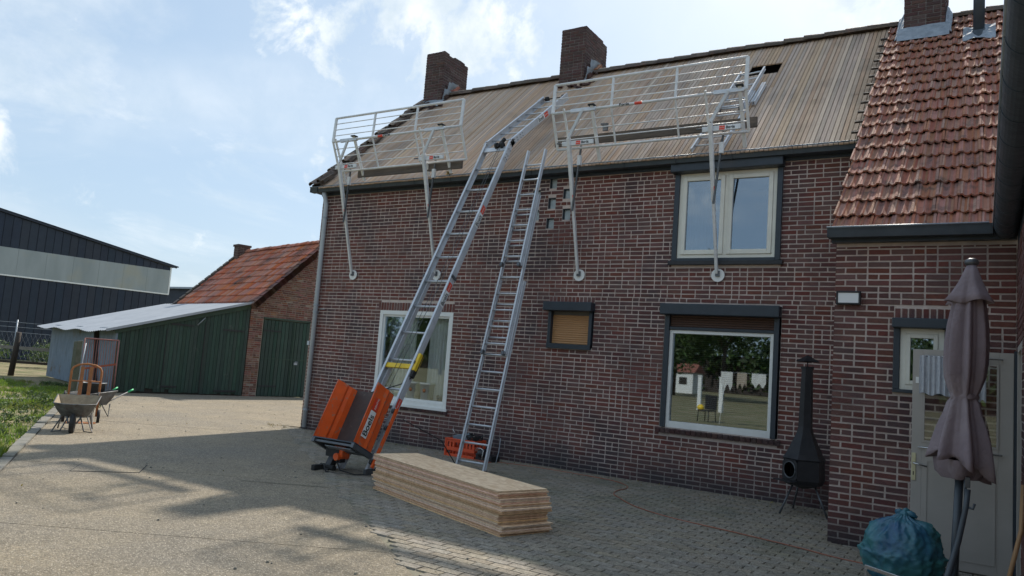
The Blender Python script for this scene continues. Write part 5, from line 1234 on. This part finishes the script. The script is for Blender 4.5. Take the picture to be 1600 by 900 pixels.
bricks(ob, (3.78, 0, 0), -Y, -X, lambda z: (-OL, .0), 2.2, 2.9, mat_='brick_old', n_ind=0, local=True, jitter=.005)
gp = MB()      # brick-on-edge verge
gl = math.hypot(RX - 3.70, RZ - 2.86); sl_ = Vector((RX - 3.70, 0, RZ - 2.86)).normalized(); nl_ = Vector((-sl_.z, 0, sl_.x))
vb = brick_mesh(.19, .07, .30, 8).mesh('verge_brick', 'brick_old')
for i in range(int(gl / .085)): link('verge_brick', vb, ob, frame(Vector((3.70, -.02, 2.86)) + sl_ * (.04 + i * .085) + nl_ * -.03 + Vector((0, R_.uniform(-.012, .012), 0)), Vector((0, 1, 0)).cross(sl_) * -1, sl_, Vector((0, -1, 0))) if False else frame(Vector((3.70, -.015, 2.86)) + sl_ * (.04 + i * .085) - nl_ * .05 + Vector((0, R_.uniform(-.012, .012), R_.uniform(-.012, .012))), nl_, sl_, nl_.cross(sl_)), True)
# tiled slope: wavy pantiles, joined (each only a few pixels)
m = MB(); SLb = Vector((RX - EX0 + .25, 0, (RZ - EZ0) * (RX - EX0 + .25) / (RX - EX0))); Ls = SLb.length; SLb.normalize(); NB = Vector((-SLb.z, 0, SLb.x)); o0 = Vector((EX0 - .25, 0, EZ0 - .25 * (RZ - EZ0) / (RX - EX0)))
rows = 10; ex_ = Ls / rows; tw_ = .235; nc_ = int((OL + .1) / tw_); tr_ = random.Random(3)
for i in range(rows):
    for j in range(nc_):
        y0_ = .05 + j * tw_; q = [(0, .0), (.25, .035), (.5, .04), (.72, .005), (1, .0)]; jt = tr_.uniform(-.006, .012); base = o0 + SLb * (i * ex_ - .02); 
        P = [(base + Vector((0, y0_ + a * tw_, 0)) + NB * (h + .045 + jt), base + SLb * (ex_ + .05) + Vector((0, y0_ + a * tw_, 0)) + NB * (h + .008)) for a, h in q]
        b = len(m.v)
        for A1, A2 in P: m.v += [tuple(A1 - NB * .03), tuple(A1), tuple(A2)]
        for k in range(4):
            m.f += [(b + k * 3, b + k * 3 + 3, b + k * 3 + 4, b + k * 3 + 1), (b + k * 3 + 1, b + k * 3 + 4, b + k * 3 + 5, b + k * 3 + 2)]; m.m += [0, 0]; m.sm += [False, False]
m.build('roof_tiles', 'tile_barn', ob, local=True, kind='stuff')
MB().prism([(EX0 - .2, EZ0 - .25), (RX, RZ - .05), (2 * RX - EX0 + .2, EZ0 - .25)], (0, .02, 0), X, Z, Y * (OL + .1)).build('roof_core', 'tile_dark', ob, local=True)
rt3 = half_tile(.13, .115, .38).mesh('ridge_tile', 'tile_barn')
for i in range(int(OL / .36)): link('ridge_tile', rt3, ob, Matrix.Translation((RX, .03 + i * .36, RZ - .0 + R_.uniform(-.012, .012))) @ Matrix.Rotation(pi / 2, 4, 'Z'), True)
vme = MB().box(-.12, .12, -.10, .12, -.05, .06).mesh('verge_tile', 'tile_dark')
for i in range(12): link('verge_tile', vme, ob, frame(o0 + SLb * (i * ex_ * .84 + .1) + Vector((0, OL + .12, 0)) + NB * .05, SLb, Vector((0, 1, 0)), SLb.cross(Vector((0, 1, 0)))), True)
c_ = MB().box(RX - .36, RX + .10, OL - .32, OL + .10, RZ - .5, RZ + .22).build('chimney_stub', 'mortar_old', ob, local=True)
bricks(c_, (RX - .36, OL - .32, 0), X, -Y, lambda z: (-.01, .47), RZ - .45, RZ + .24, mat_='brick_soot', n_ind=60, local=True); bricks(c_, (RX - .36, OL - .32, 0), -Y, -X, lambda z: (-.42, .01), RZ - .45, RZ + .24, mat_='brick_soot', n_ind=60, local=True)
MB().box(RX - .40, RX + .14, OL - .36, OL + .14, RZ + .22, RZ + .30).build('coping', 'brick_soot', c_, local=True)
# green plank door: two leaves, strap hinges
dr = MB().box(4.23, 5.85, .02, .04, .02, 2.46).build('door', 'green_trim', ob, local=True)
pw = .118; pme_ = MB().box(-pw / 2 + .004, pw / 2 - .004, -.012, .012, 0, 2.40).mesh('plank', 'green_wood')
for i in range(13):
    x_ = 4.30 + i * (1.50 / 12)
    link('plank', pme_, dr, Matrix.Translation((x_, -.0, .04 + R_.uniform(-.01, .01))), True)
m = MB(); m.box(4.22, 5.90, -.045, .0, 2.47, 2.52); m.box(5.29, 5.325, -.025, -.013, .05, 2.42); m.box(4.25, 5.84, -.024, -.0125, 1.20, 1.235); m.build('door_trim', 'green_trim', dr, local=True)
for z_ in (.32, 2.08): MB().box(4.25, 4.85, -.03, -.0125, z_, z_ + .05).build('strap_hinge', 'iron', dr, local=True)
MB().tube([(5.42, -.02, 1.12), (5.42, -.05, 1.16), (5.50, -.05, 1.16), (5.50, -.02, 1.12)], .012, 6).box(5.40, 5.52, -.03, -.0125, 1.06, 1.14).build('handle', 'galv', dr, local=True)

lt = thing('green_lean_to', 'low dark green plank shed with a white sheet metal roof', 'shed', BA + Vector((0, 0, 0)), brz)
LW = 3.75; top = lambda x: 1.80 + (2.86 - 1.80) * x / LW
n_ = 34; pw = LW / n_
for i in range(n_):
    xm_ = (i + .5) * pw; gap = .004; h0 = .03 + R_.uniform(0, .05) + (.08 if 8 <= i <= 13 and R_.random() < .5 else 0)
    prt = MB().hexa([(xm_ - pw / 2 + gap, -.012, h0), (xm_ + pw / 2 - gap, -.012, h0), (xm_ + pw / 2 - gap, .012, h0), (xm_ - pw / 2 + gap, .012, h0), (xm_ - pw / 2 + gap, -.012, top(xm_ - pw / 2) - .05), (xm_ + pw / 2 - gap, -.012, top(xm_ + pw / 2) - .05), (xm_ + pw / 2 - gap, .012, top(xm_ + pw / 2) - .05), (xm_ - pw / 2 + gap, .012, top(xm_ - pw / 2) - .05)])
    o = prt.build('plank', 'green_wood', lt, local=True); o.location.y = R_.uniform(-.004, .004)
m = MB(); m.hexa([(0, .02, .0), (LW, .02, .0), (LW, .05, .0), (0, .05, .0), (0, .02, 1.75), (LW, .02, 2.8), (LW, .05, 2.8), (0, .05, 1.75)]); m.build('backing', 'attic', lt, local=True)
m = MB(); m.bar((-.1, -.05, top(-.1) - .05), (LW - .02, -.05, top(LW) - .05), .035, .15, Z); m.build('barge_board', 'green_trim', lt, local=True)
m = MB(); m.box(2.40, 2.425, -.03, -.014, .1, 2.2); m.box(1.30, 1.32, -.03, -.014, .1, 1.9); m.build('door_edge', 'iron', lt, local=True)
for (x0_, x1_, z_) in ((1.42, 2.05, 2.02), (2.95, 3.62, 1.98), (2.85, 3.55, .12), (1.30, 1.75, .20)): MB().box(x0_, x1_, -.036, -.014, z_, z_ + .055).build('strap_hinge', 'iron', lt, local=True)
MB().tube([(2.16, -.03, 2.08), (2.36, -.05, 2.32)], .014, 6).build('hook', 'galv', lt, local=True)
m = MB(); n_ = 60; LD = 7.5     # corrugated end wall
def corrug(fn_, n, amp):
    mm = MB()
    for i in range(n):
        a, b = i / n, (i + 1) / n; mm.face([*fn_(a, amp * sin(i * pi / 2)), *reversed(fn_(b, amp * sin((i + 1) * pi / 2)))])
    mm.sm = [True] * len(mm.f); return mm
corrug(lambda t, h: [(h - .0, t * LD, .0), (h - .0, t * LD, 1.80)], 160, .014).build('end_wall', 'corr', lt, local=True)
MB().box(.02, .06, .02, LD, 0, 1.78).build('end_frame', 'attic', lt, local=True)
MB().bar((-.03, 1.35, -.0), (-.06, 1.85, 1.75), .05, .14, X).build('brace_post', 'oldwood', lt, local=True)
MB().bar((-.02, .03, 0), (-.02, .03, 1.72), .05, .10, Y).build('corner_post', 'corr', lt, local=True)
def rp(x, y, h): return Vector((x, y, 1.83 + (2.93 - 1.83) * x / LW + h + (-.06 * (x < 0) * sin(y * 1.2) ** 2)))
mm = MB(); n_ = 150
for i in range(n_):
    ya, yb = -.16 + (LD + .5) * i / n_, -.16 + (LD + .5) * (i + 1) / n_; ha, hb = .013 * sin(i * pi / 2), .013 * sin((i + 1) * pi / 2)
    for x0_, x1_ in ((-.42, -.2), (-.2, 1.8), (1.8, LW + .05)): mm.face([rp(x0_, ya, ha), rp(x1_, ya, ha), rp(x1_, yb, hb), rp(x0_, yb, hb)])
mm.sm = [True] * len(mm.f); mm.build('roof_sheet', 'white_sheet', lt, local=True)
MB().hexa([rp(.0, .0, -.12), rp(LW, .0, -.12), rp(LW, LD + .2, -.12), rp(.0, LD + .2, -.12), rp(.0, .0, -.05), rp(LW, 0, -.05), rp(LW, LD + .2, -.05), rp(.0, LD + .2, -.05)]).build('roof_frame', 'attic', lt, local=True)
MB().bar(rp(-.35, -.17, 0), rp(LW, -.17, 0), .02, .07, Z).build('roof_edge', 'white_sheet', lt, local=True)
# low far building between hangar and outbuilding
fb = thing('distant_shed', 'low dark shed far behind, glimpsed between the big hangar and the tiled outbuilding', 'shed', (-55, 40, 0))
MB().box(-60.7, -51.6, 39.1, 48, 0, 5.85).build('wall', 'clad', fb); MB().box(-61, -51.4, 38.8, 48.3, 5.851, 6.0).build('roof', 'galv', fb)

# ================================================================== DARK HANGAR
HA = Vector((-40.5, 26.6, 0)); hrz = math.atan2(.99, .143)
hg = thing('dark_hangar', 'large dark clad farm hangar with a pale translucent band, filling the left behind the sheds', 'farm hangar', HA, hrz)
ht = lambda x: 5.83 + (-x + .3) * .172
x = .0; pwid = .39; i = 0
while x > -17:
    for (z0_, z1a, z1b) in ((.0, 4.13, 4.13), (5.57, ht(x) - .12, ht(x - pwid) - .12)):
        if z1a - z0_ < .03 and z1b - z0_ < .03: continue
        MB().hexa([(x - pwid, -.0, z0_), (x - .03, .0, z0_), (x - .03, .04, z0_), (x - pwid, .04, z0_), (x - pwid, -.0, max(z0_ + .01, z1b)), (x - .03, -.0, max(z0_ + .01, z1a)), (x - .03, .04, max(z0_ + .01, z1a)), (x - pwid, .04, max(z0_ + .01, z1b))]).build('cladding_panel', 'clad', hg, local=True)
    x -= pwid; i += 1
m = MB(); m.prism([(0, 0), (0, ht(0) - .1), (-17, ht(-17) - .1), (-17, 0)], (0, .03, 0), X, Z, Y * .1); m.box(-17, 0, .13, 26, 0, 4.1); m.build('wall', 'clad', hg, local=True)
x = 0
while x > -17:
    MB().box(x - 1.295, x - .002, -.025, .02, 4.22, 5.57).build('light_panel', 'poly', hg, local=True); x -= 1.3
m = MB(); m.box(-17, .02, -.05, .02, 4.135, 4.21); m.box(-.0, .08, -.04, .03, 4.14, 5.75); m.build('trim', 'white_frame', hg, local=True)
m = MB(); m.bar((.35, -.06, ht(.35) - .02), (-17, -.06, ht(-17) - .02), .08, .13, Z); m.build('barge_trim', 'clad', hg, local=True)
m = MB(); m.hexa([(.45, -.1, ht(.45)), (-17, -.1, ht(-17)), (-17, 26, ht(-17)), (.45, 26, ht(.45)), (.45, -.1, ht(.45) + .06), (-17, -.1, ht(-17) + .06), (-17, 26, ht(-17) + .06), (.45, 26, ht(.45) + .06)]); m.build('roof', 'clad', hg, local=True)

# ================================================================== FENCE, POSTS, GATE
fn_ = thing('paddock_fence', 'low wood and wire paddock fence beyond the grass at the far left', 'fence', (-28, 12.8, 0))
def fpost(x, y, h, lean, mt, r_): return MB().tube([(x, y, -.03), (x + lean, y, h * .6), (x + lean * 1.4, y, h)], [r_ * 1.05, r_, r_ * .92], 9).build('post', mt, fn_)
fpost(-27.9, 12.95, 1.45, .12, 'oldwood', .09); fpost(-29.8, 17.2, 1.5, 0, 'oldwood', .07); fpost(-28.6, 19.6, 1.5, 0, 'oldwood', .07); fpost(-31.5, 14.6, 1.9, 0, 'galv', .03)
for (a, b, mt, r_) in (((-34, 9.5, .92), (-26.6, 16.4, .86), 'greywood', .055), ((-34, 9.5, .40), (-26.6, 16.4, .36), 'oldwood', .045)): MB().bar(a, b, .04, r_ * 2, Z).build('rail', mt, fn_)
MB().bar((-28.4, 12.2, 1.27), (-30.5, 9.6, 1.27), .04, .09, Z).build('rail', 'greywood', fn_)
for z_ in (1.42, 1.62, 1.80): MB().tube([(-33, 11.9, z_), (-31.5, 14.6, z_), (-28, 19.0, z_ - .05), (-27.4, 20, z_ - .05)], .008, 4).build('wire', 'galv', fn_)
m = MB()
for k in range(60):
    t = k / 60; p = Vector((-33, 11.9, 0)).lerp(Vector((-27.6, 19.6, 0)), t); q = Vector((-33, 11.9, 0)).lerp(Vector((-27.6, 19.6, 0)), min(1, t + .055))
    m.tube([p + Z * .2, q + Z * 1.4], .0022, 3, caps=False); m.tube([p + Z * 1.4, q + Z * .2], .0022, 3, caps=False)
m.build('wire_mesh', 'galv', fn_, kind='stuff')
for (x, y, sx, h, n_, lb, mt) in ((-33.5, 17.0, 1.3, .9, 900, 'dark green bush behind the wire fence at the far left', 'leaf'), (-31.8, 19.0, 1.1, 1.0, 800, 'dark green bush behind the fence beside the sheet metal shed', 'leaf'), (-34.6, 15.0, 1.2, .8, 700, 'bush cut by the left edge of the photo behind the fence', 'leaf'), (-30.6, 17.6, .5, .5, 260, 'small golden dry bush in the fence line', 'leaf_gold')):
    b_ = thing('bush', lb, 'bush', (x, y, 0), 0, 'bushes behind the fence'); mm = MB()
    for k in range(6): leaf_clump(mm, (x + rg.uniform(-.6, .6) * sx, y + rg.uniform(-.5, .5) * sx, h * rg.uniform(.5, 1)), (sx * .5, sx * .5, h * .5), n_ // 6, .07, rg)
    mm.build('foliage', mt, b_); MB().tube([(x, y, -.03), (x + .05, y, h * .9)], [.04, .02], 6).build('stem', 'bark', b_)
pp = thing('gate_post', 'mossy concrete post standing in front of the corrugated shed wall', 'post', (-19.9, 10.75, 0))
MB().hexa([(-19.99, 10.66, -.03), (-19.81, 10.66, -.03), (-19.81, 10.84, -.03), (-19.99, 10.84, -.03), (-19.99, 10.68, 1.36), (-19.83, 10.68, 1.38), (-19.83, 10.82, 1.40), (-19.99, 10.82, 1.38)]).build('shaft', 'concrete_post', pp, bevel=.012)
MB().tube([(-19.78, 10.78, .0), (-19.72, 10.84, 1.34)], .014, 6).build('rod', 'galv', pp)
gt = thing('red_gate', 'rusty red barred gate panel leaning against the green shed corner', 'gate', (-20.2, 11.7, 0))
g0, g1 = Vector((-20.5, 11.25, .04)), Vector((-20.25, 12.05, .04)); gu = (g1 - g0); gh_ = Vector((-.03, .0, 1.42))
m = MB()
for a, b in ((g0, g0 + gh_), (g1, g1 + gh_), (g0 + gh_, g1 + gh_), (g0, g1)): m.tube([a, b], .022, 8)
m.build('frame', 'rust', gt); MB().bar(g0 + gh_ * .42, g1 + gh_ * .54, .03, .05, Z).build('cross_bar', 'rust', gt)
bb = MB().tube([(0, 0, 0), gh_], .008, 5).mesh('bar', 'rust')
for i in range(1, 14): link('bar', bb, gt, Matrix.Translation(g0 + gu * (i / 14)))

# ================================================================== WHEELBARROWS AND SACK TRUCK
def barrow(t, o, yaw, tray_in=True, handle='galv', grip=None, sc=1.0):
    """local: x across, -y towards the wheel end, z up"""
    Mx = Matrix.Translation(o) @ Matrix.Rotation(yaw, 4, 'Z') @ Matrix.Scale(sc, 4); T = lambda *p: Mx @ Vector(p)
    rim = [(-.36, -.42, .56), (-.17, -.50, .55), (.17, -.50, .55), (.36, -.42, .56), (.38, .42, .66), (-.38, .42, .66)]
    low_ = [(-.22, -.20, .30), (-.12, -.24, .30), (.12, -.24, .30), (.22, -.20, .30), (.24, .26, .30), (-.24, .26, .30)]
    m = MB(); n_ = 6
    for i in range(n_):
        j = (i + 1) % n_; mid = lambda k: tuple((rim[k][q] * .55 + low_[k][q] * .45) * (1.04 if q < 2 else 1) for q in range(3))
        m.face([T(*low_[i]), T(*low_[j]), T(*mid(j)), T(*mid(i))], 0); m.face([T(*mid(i)), T(*mid(j)), T(*rim[j]), T(*rim[i])], 0)
        cin = lambda p, s_=.97: (p[0] * s_, p[1] * s_, p[2] + .012)
        m.face([T(*cin(rim[i])), T(*cin(rim[j])), T(*cin(low_[j])), T(*cin(low_[i]))], 1)
    m.face([T(*p) for p in reversed(low_)], 0); m.face([T(p[0] * .97, p[1] * .97, p[2] + .012) for p in low_], 1)
    m.build('tray', ['barrow_out', 'barrow_in' if tray_in else 'barrow_out'], t)
    MB().tube([T(*p) for p in rim + rim[:1]], .013 * sc, 6).build('rim', 'barrow_out', t)
    w_ = MB(); wc = T(0, -.47, .19); ax = (Mx.to_3x3() @ X).normalized()
    w_.tube([wc - ax * .045 * sc, wc - ax * .03 * sc, wc + ax * .03 * sc, wc + ax * .045 * sc], [.15 * sc, .19 * sc, .19 * sc, .15 * sc], 22); w_.build('wheel', 'rubber', t)
    MB().tube([wc - ax * .055 * sc, wc + ax * .055 * sc], .05 * sc, 12).build('hub', 'barrow_out', bpy.data.objects[t.name].children[-1])
    for s_ in (-1, 1):
        MB().tube([T(s_ * .07, -.50, .20), T(s_ * .12, -.24, .30), T(s_ * .25, .25, .36), T(s_ * .30, .85, .66)], .016 * sc, 8).build('handle', handle, t)
        if grip: MB().tube([T(s_ * .294, .78, .622), T(s_ * .306, .92, .698)], .022 * sc, 8).build('grip', grip, t)
        MB().tube([T(s_ * .20, -.12, .32), T(s_ * .34, -.36, .02), T(s_ * .20, -.38, .04), T(s_ * .10, -.18, .30)], .013 * sc, 7).build('front_stay', handle, t)
        MB().tube([T(s_ * .24, .12, .33), T(s_ * .30, .30, .008), T(s_ * .26, .34, .33)], .014 * sc, 7).build('leg', handle, t)
w1 = thing('wheelbarrow', 'galvanised wheelbarrow with crusted mortar in its tray, wheel towards the viewer by the kerb', 'wheelbarrow', (-12.25, 6.9, 0), 0, 'wheelbarrows by the kerb')
barrow(w1, Vector((-12.62, 6.92, 0)), radians(57) , True, 'barrow_out', 'rubber', .84)
w2 = thing('wheelbarrow', 'second wheelbarrow with a green grip, standing right behind the sack truck', 'wheelbarrow', (-13.5, 8.2, 0), 0, 'wheelbarrows by the kerb')
barrow(w2, Vector((-14.75, 8.35, 0)), radians(6), False, 'barrow_out', 'green_grip', .78)
tb = MB(); tb.lathe([(0, 0), (.19, 0), (.23, .34), (.245, .34), (.245, .36), (.22, .36), (.18, .03), (0, .03)], (-14.75, 8.35, .30), 22)
tag(tb.build('bucket', 'steel'), 'grey bucket standing in the tray of the second wheelbarrow', 'bucket')
st = thing('sack_truck', 'rusty orange sack truck with rounded top frame standing behind the front wheelbarrow', 'sack truck', (-13.4, 7.7, 0))
e = Vector((.50, .86, 0)).normalized(); c0 = Vector((-13.72, 7.62, .12)); rk = Vector((-.10, .06, 0))
arc = [c0 - e * .24] + [c0 - e * .24 + Z * .80 + rk] + [c0 + rk + Z * (.80 + .13 * sin(a)) - e * .24 * cos(a) for a in (pi * .15, pi * .3, pi * .5, pi * .7, pi * .85)] + [c0 + e * .24 + Z * .80 + rk, c0 + e * .24]
MB().tube(arc, .020, 8).build('frame', 'rust_orange', st)
for k in (-.07, .07): MB().bar(c0 + e * k, c0 + e * k + Z * .88 + rk, .06, .015, e.cross(Z)).build('slat', 'rust_orange', st)
for z_ in (.28, .62): MB().tube([c0 - e * .24 + Z * z_ + rk * z_, c0 + e * .24 + Z * z_ + rk * z_], .014, 8).build('cross_bar', 'rust_orange', st)
MB().obox(c0 + Vector((.13, -.07, -.10)), e * .24, e.cross(Z) * .12, Z * .006).build('toe_plate', 'rust_orange', st)
for s_ in (-1, 1): MB().tube([c0 + e * s_ * .25 + rk * .4, c0 + e * s_ * .30 + rk * .4], .12, 18).build('wheel', 'rubber', st)

# ================================================================== BEHIND THE VIEWER (seen in the window panes)
def tree(x, y, h, r_, n_, lb, seed):
    t = thing('tree', lb, 'tree', (x, y, 0), 0, 'garden trees behind the viewer'); rr_ = random.Random(seed)
    MB().tube([(x, y, -.03), (x + .1, y, h * .3), (x + .25, y + .1, h * .7)], [.22, .15, .06], 8).build('trunk', 'bark', t); m = MB()
    for k in range(14):
        a = rr_.uniform(0, 6.28); q = rr_.random() ** .5 * r_ * .7; leaf_clump(m, (x + cos(a) * q, y + sin(a) * q, h * rr_.uniform(.22, .92)), (r_ * .42, r_ * .42, r_ * .34), n_ // 14, .24, rr_)
    m.build('crown', 'leaf', t)
    for k in range(4):
        a = k * 1.6 + .3; MB().tube([(x + .1, y, h * .35), (x + cos(a) * r_ * .5, y + sin(a) * r_ * .5, h * .65)], [.08, .03], 6).build('limb', 'bark', t)
for i, (x, y, h, r_) in enumerate(((-17, -36, 11, 4.6), (-23, -42, 11, 4.6), (-7, -38, 11, 4.8), (-37, -44, 11, 5), (-12.8, -45, 13, 5.4), (-47, -40, 10, 4.6))):
    tree(x, y, h, r_, 4200, ['tall dense tree reflected in the middle of the big window pane', 'broad tree reflected left of the middle in the big window pane', 'round tree behind the viewer to the right', 'wide tree behind the viewer on the left lawn', 'highest tree at the far end of the garden behind the viewer', 'lone tree at the far left behind the viewer'][i], i)
hd = thing('garden_shed', 'small white garden shed with red roof behind the viewer, mirrored small in the window', 'garden shed', (-24, -52, 0))
MB().box(-28, -24.6, -55, -52, 0, 2.1).build('wall', 'white_frame', hd); MB().prism([(-55.2, 2.1), (-51.8, 2.1), (-53.5, 3.0)], (-28.2, 0, 0), Y, Z, X * 3.8).build('roof', 'red_brown', hd)
for k in range(2): MB().box(-27.6 + k * 1.6, -26.8 + k * 1.6, -51.99, -51.95, .9, 1.6).build('window', 'attic', hd)
hgx = thing('tree_belt', 'far belt of tall dark trees behind the viewer, mirrored in the window', 'hedge', (-35, -72, 0))
mm = MB()
for k in range(46): leaf_clump(mm, (-85 + k * 2.2, -72 + rg.uniform(-1.5, 1.5), rg.uniform(2, 8.5)), (3.0, 2.2, 4.2), 210, .55, rg)
mm.build('foliage', 'leaf', hgx); MB().box(-86, 16, -73.6, -72.4, 0, 4.6).build('core', 'oldwood', hgx)
dry = thing('drying_rack', 'folding drying rack hung with washing on the lawn behind the viewer', 'drying rack', (-7.3, -6.2, 0))
rc = Vector((-7.3, -6.2, 0))
for s_ in (-1, 1): MB().tube([rc + Vector((s_ * .9, -.3, 0)), rc + Vector((s_ * .9, .3, 1.92))], .012, 6).tube([rc + Vector((s_ * .9, .3, 0)), rc + Vector((s_ * .9, -.3, 1.92))], .012, 6).build('leg', 'white_frame', dry)
for k in range(5): MB().tube([rc + Vector((-.95, -.3 + .15 * k, 1.92)), rc + Vector((.95, -.3 + .15 * k, 1.92))], .005, 5).build('wire', 'galv', dry)
for (dx, w_, l_, mt, lb) in ((-.7, .42, .7, 'towel', 'white towel at the left end of the drying rack'), (-.15, .35, .62, 'towel_beige', 'beige towel in the middle of the drying rack'), (.45, .5, .55, 'towel', 'wide white towel at the right end of the drying rack')):
    m = MB()
    for i in range(12):
        a, b = -w_ / 2 + w_ * i / 12, -w_ / 2 + w_ * (i + 1) / 12; f_ = lambda t: .02 * sin(t * 22)
        m.face([rc + Vector((dx + a, .31 + f_(a), 1.93 - l_ * (1 - .35 * abs(sin(i * .52 + dx * 3))))), rc + Vector((dx + b, .31 + f_(b), 1.93 - l_ * (1 - .35 * abs(sin((i + 1) * .52 + dx * 3))))), rc + Vector((dx + b, .30, 1.93)), rc + Vector((dx + a, .30, 1.93))])
    tag(m.build('towel', mt), lb, 'towel', 'washing on the drying rack')
lawn = MB().face([(-160, -180, -.018), (90, -180, -.018), (90, -3.2, -.018), (-160, -3.2, -.018)]).build('lawn', 'soil'); tag(lawn, kind='structure')

for (x, y, a_, lb) in ((-8.9, -6.6, .3, 'black garden chair left of the drying rack behind the viewer'), (-5.6, -5.4, -.6, 'black garden chair right of the drying rack behind the viewer')):
    gc = thing('garden_chair', lb, 'chair', (x, y, 0), a_, 'garden chairs on the lawn')
    MB().box(-.25, .25, -.25, .25, .40, .44).build('seat', 'rubber', gc, local=True); MB().box(-.25, .25, -.27, -.23, .46, 1.0).build('backrest', 'rubber', gc, local=True)
    for sx in (-.22, .22):
        for sy in (-.22, .22): MB().tube([(sx * 1.1, sy * 1.1, 0), (sx, sy, .40)], .018, 6).build('leg', 'rubber', gc, local=True)
for k, (x, y) in enumerate(((-12.4, -16.5), (-11.2, -16.2))): tag(MB().box(x - .09, x + .09, y - .09, y + .09, -.02, 1.7).box(x - .11, x + .11, y - .11, y + .11, 1.7, 1.76).build('garden_post', 'white_frame'), ['white garden post behind the viewer, left one of the pair', 'white garden post behind the viewer, right one of the pair'][k], 'post')
tag(MB().lathe([(0, 0), (.11, .03), (.17, .14), (.17, .20), (.11, .31), (0, .34)], (-11.9, -15.2, 0), 18).build('garden_ball', 'yellow'), 'yellow ball lying on the lawn near the white posts', 'ball')
